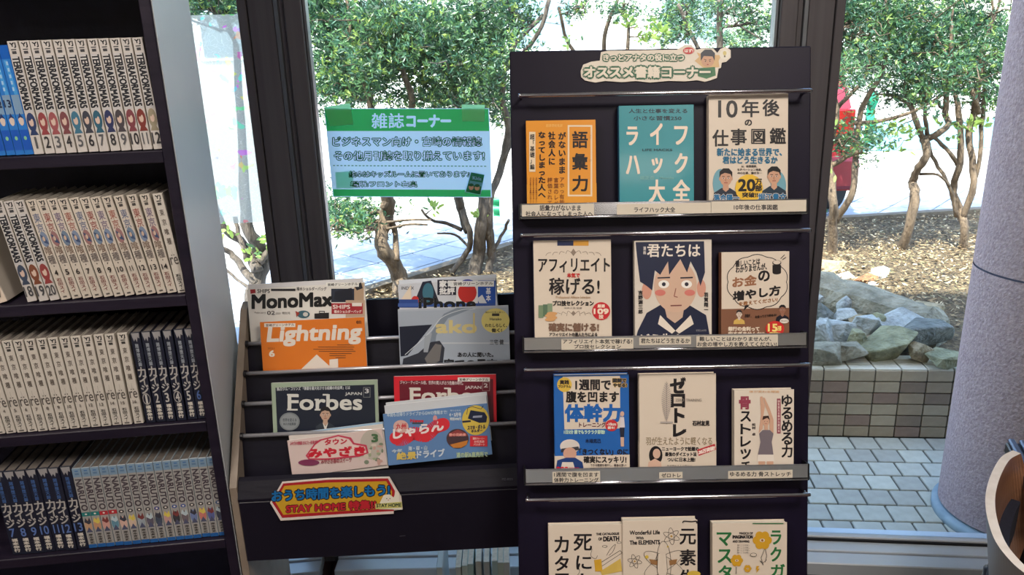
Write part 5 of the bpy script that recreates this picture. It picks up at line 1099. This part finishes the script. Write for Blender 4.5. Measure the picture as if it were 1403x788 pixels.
def b_core(a):
    a.poly(CR, (264, 118), (520, 114), (522, 350), (272, 354)); a.ell((214, 180, 76), 272, 154, 33, 33, 24); a.text('実践', (40, 30, 30), 252, 134, 292, 152, 1.6); a.text('プログラム', (40, 30, 30), 244, 156, 300, 168, 1)
    a.text('1週間で', K, 322, 132, 478, 178, 2.4); a.text('図解で\nやせる!'.split('\n')[0], (40, 40, 50), 488, 126, 548, 144, 2, out=((220, 180, 80), 3)); a.text('やせる!', (40, 40, 50), 490, 148, 550, 164, 2, out=((220, 180, 80), 3)); a.text('腹を凹ます', K, 280, 184, 514, 232, 2.6); a.text('体幹力', (28, 96, 176), 276, 242, 518, 318, 5); a.text('トレーニング', (100, 40, 50), 338, 322, 456, 344, 1); a.ell((196, 50, 56), 482, 336, 28, 26, 24); a.text('-10cm', (230, 220, 210), 462, 324, 502, 336, 1); a.text('続々!', (230, 220, 210), 466, 340, 496, 352, 1)
    a.text('1日5分 誰でもラクラク即効!', (190, 220, 200), 270, 356, 452, 374, 1); a.text('木場克己', (16, 40, 80), 366, 396, 434, 414, 1)
    a.ell((206, 170, 150), 530, 284, 9, 12, 12); a.poly((214, 206, 210), (522, 298), (538, 298), (542, 345), (520, 345)); a.poly((36, 40, 60), (518, 345), (540, 345), (538, 388), (522, 388)); a.poly((206, 170, 150), (522, 388), (538, 388), (538, 430), (524, 430))
def b_core_band(a):
    a.text('「きつくない」のに', K, 340, 440, 556, 468, 1.4); a.text('確実にスッキリ!', K, 358, 474, 548, 504, 1.6); a.text('できる範囲を増やし、最後は凄い!', (70, 60, 60), 388, 508, 548, 520, .3); a.text('今すぐ効き目が出る', (70, 60, 60), 396, 524, 500, 534, .3)
    a.ell((214, 206, 200), 296, 430, 44, 32, 24); a.poly((60, 60, 70), (258, 440), (334, 430), (340, 446), (256, 456)); a.ell((206, 160, 140), 296, 462, 30, 28, 20); a.poly((30, 60, 120), (232, 540), (240, 492), (280, 480), (320, 480), (352, 500), (360, 540)); a.poly((216, 206, 196), (252, 540), (262, 500), (310, 500), (322, 540)); a.text('200', (206, 40, 50), 238, 522, 288, 548, 2.4); a.text('万部', (206, 40, 50), 292, 524, 336, 546, 2)
book(2, 759, 861.5, 514.5, 'blue paperback with a black and blue title on white, third row left', b_core, Z4, (28, 96, 176), band=(CR, .24, b_core_band))
def b_zero(a):
    for (c, x0, y0, x1, y1) in [('ゼ', 746, 124, 812, 190), ('ロ', 750, 198, 808, 252), ('ト', 766, 262, 806, 322), ('レ', 760, 334, 814, 384)]: a.text(c, K, x0, y0, x1, y1, 5)
    for k in range(18): y = 150 + k * 9; w_ = 22 * math.sin(PI * (k + 2) / 21); a.line((176, 166, 160), 3.4, (728, y + 8), (728 - w_, y - 4)); a.line((176, 166, 160), 3.4, (728, y + 8), (728 + w_, y - 4))
    a.line((150, 140, 136), 2, (728, 140), (729, 330)); a.rect((176, 166, 160), 700, 318, 756, 326); a.text('ZERO  TRAINING', (150, 140, 130), 768, 216, 884, 228, .3); a.text('石村友見', K, 844, 314, 920, 336, 1)
def b_zero_band(a):
    a.text('羽が生えたように軽くなる', (150, 134, 110), 636, 388, 932, 424, .6); a.text('ニューヨークで話題の', K, 708, 432, 872, 450, 1); a.text('最強のダイエット法', K, 722, 456, 862, 474, 1); a.text('ついに日本上陸!', K, 732, 480, 856, 498, 1); a.poly((190, 50, 60), (866, 444), (944, 418), (950, 444), (872, 472)); a.text('20万突破!', (236, 220, 210), 872, 448, 944, 466, 1.6, sl=-.3); a.text('体が変わるその理由は…', (120, 110, 100), 730, 512, 852, 524, .2)
    a.ell((30, 26, 30), 680, 470, 30, 42, 24); a.poly((30, 26, 30), (654, 480), (700, 480), (702, 524), (660, 524)); a.ell((212, 176, 156), 684, 462, 17, 22, 20); a.poly((212, 176, 156), (640, 545), (648, 500), (676, 484), (704, 500), (708, 545))
book(2, 876, 981, 513.5, 'cream paperback with bold vertical katakana and grey feather, third row middle', b_zero, Z4, CR, band=((214, 200, 184), .35, b_zero_band))
def b_yuru(a):
    for k, ch in enumerate('ゆるめる力'): a.text(ch, K, 1244, 200 + k * 56, 1290, 250 + k * 57, 2)
    a.text('骨', (150, 64, 84), 1054, 208, 1102, 262, 3)
    for k, ch in enumerate('ストレッチ'): a.text(ch, K, 1060, 274 + k * 56, 1104, 318 + k * 56, 2)
    a.text('松村 卓', (60, 50, 50), 1110, 326, 1126, 382, .5, vert=True); a.rect((150, 64, 84), 1222, 216, 1238, 372); a.text('体を支える骨から変える', (230, 214, 204), 1225, 222, 1235, 366, .3, vert=True); a.text('体が変わる理論', (206, 150, 90), 1098, 180, 1232, 190)
    sk = (206, 164, 140)
    a.poly(sk, (1146, 208), (1156, 206), (1168, 250), (1160, 300), (1158, 350), (1140, 370), (1150, 290)); a.poly(sk, (1160, 210), (1168, 214), (1190, 262), (1206, 310), (1206, 372), (1188, 352), (1190, 300), (1172, 256)); a.ell(sk, 1172, 316, 16, 23, 20); a.poly((60, 40, 36), (1156, 312), (1160, 294), (1184, 292), (1190, 312), (1178, 302)); a.rect(sk, 1165, 334, 1181, 356)
    a.poly((118, 108, 116), (1142, 372), (1158, 356), (1190, 356), (1206, 372), (1198, 410), (1206, 468), (1136, 468), (1148, 410)); a.poly((226, 216, 206), (1136, 466), (1206, 466), (1210, 498), (1134, 498)); a.poly(sk, (1138, 496), (1168, 496), (1166, 560), (1144, 560)); a.poly(sk, (1176, 496), (1206, 496), (1200, 560), (1180, 560)); a.ell((60, 50, 50), 1166, 318, 1.6, 1.6, 8); a.ell((60, 50, 50), 1178, 318, 1.6, 1.6, 8); a.line((170, 80, 80), 2, (1167, 328), (1177, 328))
book(2, 1006.5, 1088, 535, 'short cream paperback with a stretching woman in grey top, third row right', b_yuru, Z4, (220, 208, 194), pyr=533.5)
def b_death(a):
    for k, (ch, x0, y0, x1, y1) in enumerate([('死', 314, 236, 394, 308), ('に', 326, 332, 392, 392), ('カ', 228, 246, 290, 316), ('タ', 230, 334, 290, 398), ('カ', 314, 412, 392, 470), ('ロ', 232, 412, 290, 470)]): a.text(ch, K, x0, y0, x1, y1, 2)
    a.text('THE CATALOGUE', K, 414, 230, 516, 240, .8, sl=-.03); a.text('OF', K, 424, 250, 440, 262, .8); a.text('DEATH', K, 446, 246, 516, 266, 1.6, sl=-.03)
    a.poly((206, 176, 90), (428, 392), (520, 326), (530, 400), (440, 418)); a.poly(CR, (432, 366), (520, 310), (528, 340), (436, 398)); a.line(K, 2, (428, 366), (520, 308), (530, 318), (436, 380), (428, 366)); a.poly((206, 160, 50), (404, 350), (436, 346), (442, 400), (410, 402)); a.curve(K, 1.6, (396, 300), (390, 330), (410, 345), (420, 330)); a.curve(K, 1.6, (460, 330), (478, 300), (500, 280), (488, 312), (470, 330)); a.ell(K, 452, 289, 12, 5, 12); a.ell(CR, 452, 289, 10, 3.5, 12); a.ell(K, 516, 272, 10, 5, 12); a.ell(CR, 516, 272, 8, 3.5, 12)
    a.curve(K, 1.6, (332, 380), (340, 400), (330, 418)); 
book(3, 751.5, 854, 720, 'cream paperback with large vertical kanji and a yellow box drawing, bottom row left', b_death, Z5, CR, thick=.014)
def b_elem(a):
    a.text('Wonderful Life', (40, 36, 40), 564, 220, 698, 238, 1, sl=-.02); a.text('With', (40, 36, 40), 592, 246, 626, 258, .8); a.text('The ELEMENTS', (40, 36, 40), 564, 264, 698, 282, 1.2, sl=-.02)
    for k, (ch, y0, y1) in enumerate([('元', 212, 280), ('素', 304, 374), ('生', 394, 460)]): a.text(ch, K, 788, y0, 858, y1, 2)
    def atom(cx, cy, r_, tilt0, c=K):
        for t0 in (tilt0, tilt0 + PI / 3, tilt0 + 2 * PI / 3): a.line(c, 1.6, *[(cx + r_ * math.cos(t) * math.cos(t0) - r_ * .32 * math.sin(t) * math.sin(t0), cy + r_ * math.cos(t) * math.sin(t0) + r_ * .32 * math.sin(t) * math.cos(t0)) for t in np.linspace(0, 2 * PI, 25)])
        a.ell((190, 150, 70), cx, cy, r_ * .13, r_ * .13, 12)
    atom(750, 244, 38, .4); atom(586, 356, 32, .2); atom(716, 366, 100, .5)
    a.poly((150, 110, 70), (650, 346), (700, 352), (690, 374), (660, 368)); a.poly((150, 110, 70), (740, 352), (776, 346), (770, 368), (742, 374)); a.ell(CR, 708, 304, 12, 15, 16); a.poly(CR, (690, 322), (726, 322), (732, 400), (724, 420), (694, 420), (686, 400)); a.line(K, 1.6, (690, 322), (676, 352), (690, 350)); a.line(K, 1.6, (690, 322), (686, 400), (694, 430)); a.line(K, 1.6, (726, 322), (732, 400), (724, 430)); a.ell((206, 176, 70), 734, 290, 4, 4, 8); a.ell((206, 176, 70), 640, 336, 8, 8, 10); a.ell((206, 176, 70), 850, 412, 30, 14, 16)
    a.curve(K, 5, (800, 184), (806, 176), (840, 178), (862, 176), (862, 186), n=4)
book(3, 853.5, 955.5, 714, 'cream paperback with atom orbit drawings and black kanji, bottom row middle', b_elem, Z5, CR, thick=.02)
GR = (40, 110, 60)
def b_mag(a):
    for ch, x0, y0, x1, y1 in [('ラ', 1196, 220, 1240, 280), ('ク', 1194, 294, 1240, 356), ('ガ', 1196, 370, 1256, 424), ('マ', 954, 228, 1018, 286), ('ス', 958, 304, 1020, 362), ('タ', 962, 376, 1018, 430)]: a.text(ch, GR, x0, y0, x1, y1, 2.4)
    a.text('MAGICA OF', K, 1054, 226, 1114, 236, .6); a.text('IMAGINATION', K, 1024, 240, 1114, 254, 1.2); a.text('AND DRAWING', K, 1024, 262, 1098, 272, .6)
    for k in range(4): a.text('描くことが楽し', (90, 80, 76), 1044, 280 + k * 11, 1100, 288 + k * 11)
    Yc = (206, 156, 40)
    for cx, cy, r_ in [(1156, 262, 40), (1042, 352, 26), (1090, 388, 16)]:
        for q in range(6): a.ell(Yc, cx + r_ * .62 * math.cos(q * PI / 3), cy + r_ * .62 * math.sin(q * PI / 3), r_ * .46, r_ * .46, 14)
        a.ell(CR, cx, cy, r_ * .3, r_ * .2, 12); a.ell((150, 90, 30), cx, cy, r_ * .14, r_ * .14, 8)
    a.line(K, 1.8, (1166, 300), (1150, 340), (1160, 372)); a.line(K, 1.8, (1168, 300), (1176, 330), (1168, 360)); a.line(K, 1.8, (1040, 380), (1038, 412)); a.line(GR, 4, (1112, 186), (1250, 186)); a.poly(Yc, (1130, 376), (1142, 376), (1136, 388), (1144, 388), (1128, 408), (1132, 392), (1126, 392)); a.ell(K, 1116, 326, 15, 9, 14); a.ell(CR, 1116, 326, 13, 7, 14); a.line(K, 1.8, (1160, 372), (1146, 352), (1158, 362), (1176, 348))
book(3, 976.5, 1078.5, 717.5, 'cream paperback with green katakana and yellow flowers, bottom row right', b_mag, Z5, CR, thick=.017)

# label tapes on the ledges
LB = (206, 196, 180)
TAPES = [(0, Z2, [((76, 694, 376, 752), LB, [('語彙力がないまま', 150, 700, 320, 724), ('社会人になってしまった人へ', 92, 726, 370, 746)]), ((470, 696, 860, 742), LB, [('ライフハック大全', 542, 708, 712, 730)]), ((862, 684, 1256, 734), LB, [('10年後の仕事図鑑', 956, 698, 1138, 720)])]),
         (1, Z3, [((258, 538, 580, 584), LB, [('アフィリエイト本気で稼げる!', 266, 538, 574, 558), ('プロ技セレクション', 316, 562, 524, 580)]), ((606, 530, 838, 560), LB, [('君たちはどう生きるか', 614, 534, 832, 556)]), ((862, 524, 1226, 574), LB, [('難しいことはわかりませんが、', 876, 527, 1196, 546), ('お金の増やし方を教えてください!', 866, 550, 1220, 570)])]),
         (2, Z4, [((218, 544, 432, 594), LB, [('1週間で腹を凹ます', 226, 546, 424, 566), ('体幹力トレーニング', 226, 570, 424, 590)]), ((696, 546, 800, 572), LB, [('ゼロトレ', 706, 550, 792, 568)]), ((1004, 540, 1292, 570), LB, [('ゆるめる力 骨ストレッチ', 1012, 543, 1284, 564)])])]
for (k, z, tapes) in TAPES:
    l, u0_, u1_, vb, vt = ledges[k]
    for (x0, y0, x1, y1), c, lines in tapes:
        cv = conv_px(SF, LN + .001, *z); q = cv(np.array([(x0, y0), (x1, y1)], float)); v0_, v1_ = max(vb + .0042, min(q[1][1], vt - .01)), min(q[0][1], vt - .0012)
        tp = build(MB().box(q[0][0], q[1][0], v0_, v1_, LN + .0007, LN + .0010), 'label_tape', mat(c, .4), l)
        a = Art(cv, LN + .0011, .00003)
        for s_, a0, b0, a1, b1 in lines: a.text(s_, (44, 40, 44), a0, b0, a1, b1, .7)
        me = a.mb.mesh('x', a.mats)                                  # print joined onto the tape's own mesh
        mm = tp.data; bmj = bmesh.new(); bmj.from_mesh(mm); n0 = len(mm.materials)
        for m_ in a.mats: mm.materials.append(m_)
        base_n = len(bmj.faces); bmj.from_mesh(me); bmj.faces.ensure_lookup_table()
        for f_ in list(bmj.faces)[base_n:]: f_.material_index += n0
        bmj.to_mesh(mm); bmj.free()

# ============================================================ GREEN NOTICE on the window, prism film
a0, b0 = Vector((*VX[2], 0)), Vector((*VX[3], 0)); dd = (b0 - a0).normalized(); inn = np.array([dd.y, -dd.x, 0])
WF = Frame(np.array(a0) + inn * .006, dd, (0, 0, 1)); ZG = (420, 120, 4.636)
ptl = WF.px(443, 149); ptr = WF.px(671, 149); pbl = WF.px(456, 271); pbr = WF.px(673, 271)
cu_, cv_ = (ptl[0] + pbr[0]) / 2, (ptl[1] + pbr[1]) / 2
M_paper = thin('laminated_paper', (196, 226, 250), .88, .2); M_green = thin('green_print', (70, 196, 100), .85, .2); M_dgreen = thin('dark_green_print', (28, 120, 72), .75, .2); M_tape = thin('green_tape', (196, 240, 212), .9)
def loops_of(s, off=0):
    cu = bpy.data.curves.new('t', 'FONT'); cu.body = s; cu.offset = off; cu.resolution_u = 3; cu.fill_mode = 'NONE'; o = bpy.data.objects.new('t', cu); COL.objects.link(o)
    me = bpy.data.meshes.new_from_object(o.evaluated_get(bpy.context.evaluated_depsgraph_get())); bpy.data.objects.remove(o); bpy.data.curves.remove(cu)
    v = np.array([tuple(x.co)[:2] for x in me.vertices]); nb = {}
    for e in me.edges: a_, b_ = e.vertices; nb.setdefault(a_, []).append(b_); nb.setdefault(b_, []).append(a_)
    bpy.data.meshes.remove(me); seen = set(); out = []
    for st in nb:
        if st in seen: continue
        lp = [st]; seen.add(st); cur = st
        while True:
            nx = [k for k in nb[cur] if k not in seen]
            if not nx: break
            cur = nx[0]; seen.add(cur); lp.append(cur)
        if len(lp) > 2: out.append(v[lp])
    lo, hi = v.min(0), v.max(0); return [(l - lo) / (hi - lo) for l in out]
def poly_curve(loops, z, name, M, parent, stroke=0):
    cu = bpy.data.curves.new(name, 'CURVE'); cu.dimensions = '3D' if stroke else '2D'
    if stroke: cu.bevel_depth = stroke; cu.bevel_resolution = 0
    else: cu.fill_mode = 'FRONT'
    for l in loops:
        sp = cu.splines.new('POLY'); sp.points.add(len(l) - 1); sp.use_cyclic_u = True
        for p_, (x, y) in zip(sp.points, l): p_.co = (x, y, 0, 1)
    o = bpy.data.objects.new('t', cu); COL.objects.link(o)
    me = bpy.data.meshes.new_from_object(o.evaluated_get(bpy.context.evaluated_depsgraph_get())); bpy.data.objects.remove(o); bpy.data.curves.remove(cu)
    for v in me.vertices: v.co.z = z + (v.co.z * .1 if stroke else 0)
    me.materials.clear(); me.materials.append(M); return link(name, me, parent)
def fit(loops, x0, y0, x1, y1): return [np.stack([x0 + (x1 - x0) * l[:, 0], y1 + (y0 - y1) * l[:, 1]], 1) for l in loops]
def pip(p, l):
    x, y = p; c = False; x0, y0 = l[-1]
    for x1, y1 in l:
        if (y1 > y) != (y0 > y) and x < (x0 - x1) * (y - y1) / (y0 - y1) + x1: c = not c
        x0, y0 = x1, y1
    return c
def dilate(loops, d):
    """pushes outer outlines out and the counters in, so that the strokes of the letters get bolder"""
    bb = [(l.min(0), l.max(0)) for l in loops]; out = []
    for i, l in enumerate(loops):
        dep = sum(1 for j, q in enumerate(loops) if j != i and (bb[j][0] < l[0]).all() and (bb[j][1] > l[0]).all() and pip(l[0], q))
        nx = np.roll(l, -1, 0); pv = np.roll(l, 1, 0); area = np.sum(l[:, 0] * nx[:, 1] - nx[:, 0] * l[:, 1])
        t = nx - pv; ln_ = np.linalg.norm(t, axis=1, keepdims=True); ln_[ln_ == 0] = 1; t = t / ln_; nrm = np.stack([t[:, 1], -t[:, 0]], 1) * (1 if area > 0 else -1)
        out.append(l + nrm * d * (1 if dep % 2 == 0 else -1))
    return out
nt_ = empty('notice', 'green and white laminated notice taped inside the middle window pane', 'notice', M=WF.matrix())
quad_ = [(112, 132), (1160, 132), (1178, 698), (168, 694)]
uv = WF.pxs([(420 + x / 4.636, 120 + y / 4.636) for x, y in quad_], 0); sb = MB(); sb.add([(p[0], p[1], 0) for p in uv][::-1], [(0, 1, 2, 3)]); build(sb, 'sheet', M_paper, nt_)
cg_ = conv_px(WF, .0006, *ZG)
poly_curve([cg_(np.array([(114, 136), (1154, 136), (1160, 276), (130, 276)], float))] + [cg_(l) for l in dilate(fit(loops_of('雑誌'), 414, 164, 618, 258), 2.0)] + [cg_(l) for l in dilate(fit(loops_of('コーナー'), 638, 176, 914, 250), 5)], .0005, 'title_band', M_green, nt_)
for t_, bx_, st_ in (('ビジネスマン向け・宮崎の情報誌', (168, 314, 1112, 372), 2.9), ('その他月刊誌を取り揃えています!', (176, 404, 1128, 462), 2.9), ('絵本はキッズルームに置いてあります♪', (272, 532, 1036, 568), 2.5), ('場所:フロント右奥', (280, 596, 702, 630), 2.5)):
    poly_curve([cg_(l) for l in dilate(fit(loops_of(t_), *bx_), 3.4 if bx_[3] < 500 else 2.8)], .0006, 'outlined_text', M_dgreen, nt_, stroke=st_ / 4.636 * 2.05 / 1080)
a = Art(conv_px(WF, .0006, *ZG), .0006, .00004)
a.poly(M_green, (168, 646), (1168, 650), (1170, 694), (172, 690))
for k in range(42): a.rect(M_dgreen, 168 + k * 23.4, 493 + k * .1, 182 + k * 23.4, 498 + k * .1)
a.poly(M_paper, (1040, 530), (1136, 548), (1106, 686), (1004, 664)); a.poly(M_dgreen, (1046, 538), (1130, 554), (1102, 678), (1012, 660)); a.text('Kids', M_paper, 1056, 562, 1110, 582, 2, sl=.15); a.poly(thin('sky_print', (90, 170, 190), .4), (1038, 590), (1120, 604), (1114, 628), (1032, 616)); a.ell(thin('skin_print', (214, 170, 140), .4), 1046, 632, 16, 18, 16); a.ell(bpy.data.materials['skin_print'], 1084, 636, 16, 18, 16); a.ell(M_dgreen, 1046, 618, 16, 10, 14); a.ell(M_dgreen, 1084, 622, 16, 10, 14)
a.build('printed_face', nt_)
for nm, q in (('tape', [(112, 124), (276, 100), (298, 234), (150, 246)]), ('tape', [(986, 108), (1132, 110), (1130, 216), (988, 214)]), ('tape', [(180, 540), (290, 530), (300, 640), (190, 640)])):
    uv = WF.pxs([(420 + x / 4.636, 120 + y / 4.636) for x, y in q], .0022); zz = .0026 if q[0][1] < 500 else -.0012
    build(MB().prism([tuple(p) for p in uv][::-1], zz, zz + .0002), nm, M_tape, nt_)
a0, b0 = Vector((*VX[1], 0)), Vector((*VX[2], 0)); dd = (b0 - a0).normalized(); inn = np.array([dd.y, -dd.x, 0]); Lw = (b0 - a0).length
LF = Frame(np.array(a0) + inn * .006, dd, (0, 0, 1)); vt_ = LF.px(300, 20)[1]; vb_ = LF.px(340, 305)[1]
fb = MB(); fb.add([(.10, vb_, 0), (Lw - .075, vb_, 0), (Lw - .075, vt_, 0), (.10, vt_, 0)], [(0, 1, 2, 3)]); o = build(fb, 'window_film', film_mat(), None, label='milky iridescent film with prism flecks stuck on the left window pane', category='window film'); o.matrix_world = LF.matrix()

# ============================================================ CHAIR and TABLE at the lower right
CZ = .74
cpts = [atZ(x, y, CZ) for x, y in [(1388, 617), (1372, 626), (1360, 645), (1352, 668), (1350, 690), (1354, 715), (1364, 742), (1382, 766), (1402, 784), (1430, 800), (1470, 806)]]
cen = np.mean([cpts[0], cpts[-1]], axis=0); print('chair', cpts[0], cpts[4], cpts[-1])
chair = empty('armchair', 'bentwood armchair with a curved plywood back and dark seat at the lower right corner', 'chair', M=Matrix.Translation((float(cen[0]), float(cen[1]), FZ)))
M_ply = noisy('varnished_beech', (118, 80, 58), (142, 100, 74), 5, .28, .02, stretch=(1, 1, 14), spec=.6); M_plyedge = noisy('pale_plywood_edge', (214, 200, 186), (230, 218, 206), 40, .35, stretch=(1, 1, 30))
P = []
for k in range(len(cpts) - 1):
    for q in range(5):
        f = q / 5; a_ = cpts[max(k - 1, 0)]; b_ = cpts[k]; c_ = cpts[k + 1]; e_ = cpts[min(k + 2, len(cpts) - 1)]
        P.append(.5 * (2 * b_ + (c_ - a_) * f + (2 * a_ - 5 * b_ + 4 * c_ - e_) * f * f + (3 * b_ - a_ - 3 * c_ + e_) * f ** 3))
P.append(cpts[-1]); P = [p - np.array([cen[0], cen[1], FZ]) for p in P]; n = len(P)
sh = MB(); TH_ = .016; H_ = .30
def inward(i):
    t = P[min(i + 1, n - 1)] - P[max(i - 1, 0)]; v = np.array([-t[1], t[0], 0]); v /= np.linalg.norm(v); c = -P[i]; c[2] = 0
    return v if v @ c > 0 else -v
for i in range(n):
    iv = inward(i); e_ = math.sin(PI * i / (n - 1)) ** .5; hh = H_ * (.35 + .65 * e_); top_ = P[i]
    low_ = P[i] + iv * .05 + np.array([0, 0, -hh])
    sh.v += [tuple(top_), tuple(top_ + iv * TH_), tuple(low_ + iv * TH_), tuple(low_)]
for i in range(n - 1):
    for j in range(4): sh.f.append((i * 4 + j, (i + 1) * 4 + j, (i + 1) * 4 + (j + 1) % 4, i * 4 + (j + 1) % 4)); sh.m.append(1 if j in (0, 2) else (2 if j == 3 else 0))
sh.f += [(0, 1, 2, 3), ((n - 1) * 4 + 3, (n - 1) * 4 + 2, (n - 1) * 4 + 1, (n - 1) * 4)]; sh.m += [1, 1]
build(sh, 'backrest', [M_ply, M_plyedge, mat((116, 106, 102), .4, 0, 'grey_outer_laminate')], chair)
sc = np.mean(P, axis=0); seat = []
inner = [P[i] + inward(i) * .045 for i in range(0, n, 3)]
mbs = MB().prism([(p[0], p[1]) for p in inner], .40, .46); build(mbs, 'seat', noisy('dark_navy_upholstery', (24, 26, 42), (34, 36, 54), 80, .8, .2), chair)
mbs = MB().prism([((P[i] + inward(i) * .024)[0], (P[i] + inward(i) * .024)[1]) for i in range(6, n - 4, 3)] + [((P[i] + inward(i) * .05)[0], (P[i] + inward(i) * .05)[1]) for i in range(6, n - 4, 3)][::-1], .47, .70); build(mbs, 'back_cushion', bpy.data.materials['dark_navy_upholstery'], chair)
for i in (3, 16, 32, 46):
    p = P[i] + inward(i) * .01; build(MB().tube([(p[0], p[1], .5), (p[0] * 1.05, p[1] * 1.05, 0.0)], [.014, .011], 10), 'leg', mat((60, 58, 64), .3, .7), chair, smooth=True)
# round-edged table with ribbed rim beyond the chair
TZ = .70
tp_ = [atZ(x, y, TZ) for x, y in [(1378, 603), (1404, 652)]]
tb = empty('table', 'dark table with blue-grey ribbed edge at the right border behind the armchair', 'table', M=Matrix.Translation((float(tp_[0][0]), float(tp_[0][1]), FZ)))
dx = (tp_[1] - tp_[0]); ln = np.linalg.norm(dx[:2]); an = math.atan2(dx[1], dx[0]); MT = Matrix.Rotation(an, 4, 'Z')
build(MB().box(0, ln * 1.7, .0, .5, TZ - FZ - .03, TZ - FZ - .004, .003, 0, MT), 'tabletop', noisy('dark_navy_tabletop', (30, 32, 46), (42, 44, 60), 6, .3), tb)
for k in range(6): build(MB().box(0, ln * 1.7, .004 + k * .022, .018 + k * .022, TZ - FZ - .004, TZ - FZ + .006, .003, 0, MT), 'rib', mat((92, 112, 146), .3, .3), tb)
for (x, y) in ((.05, .06), (ln * 1.5, .06), (.05, .44), (ln * 1.5, .44)): build(MB().box(x - .015, x + .015, y - .015, y + .015, 0, TZ - FZ - .03, .002, 0, MT), 'leg', M_black, tb)
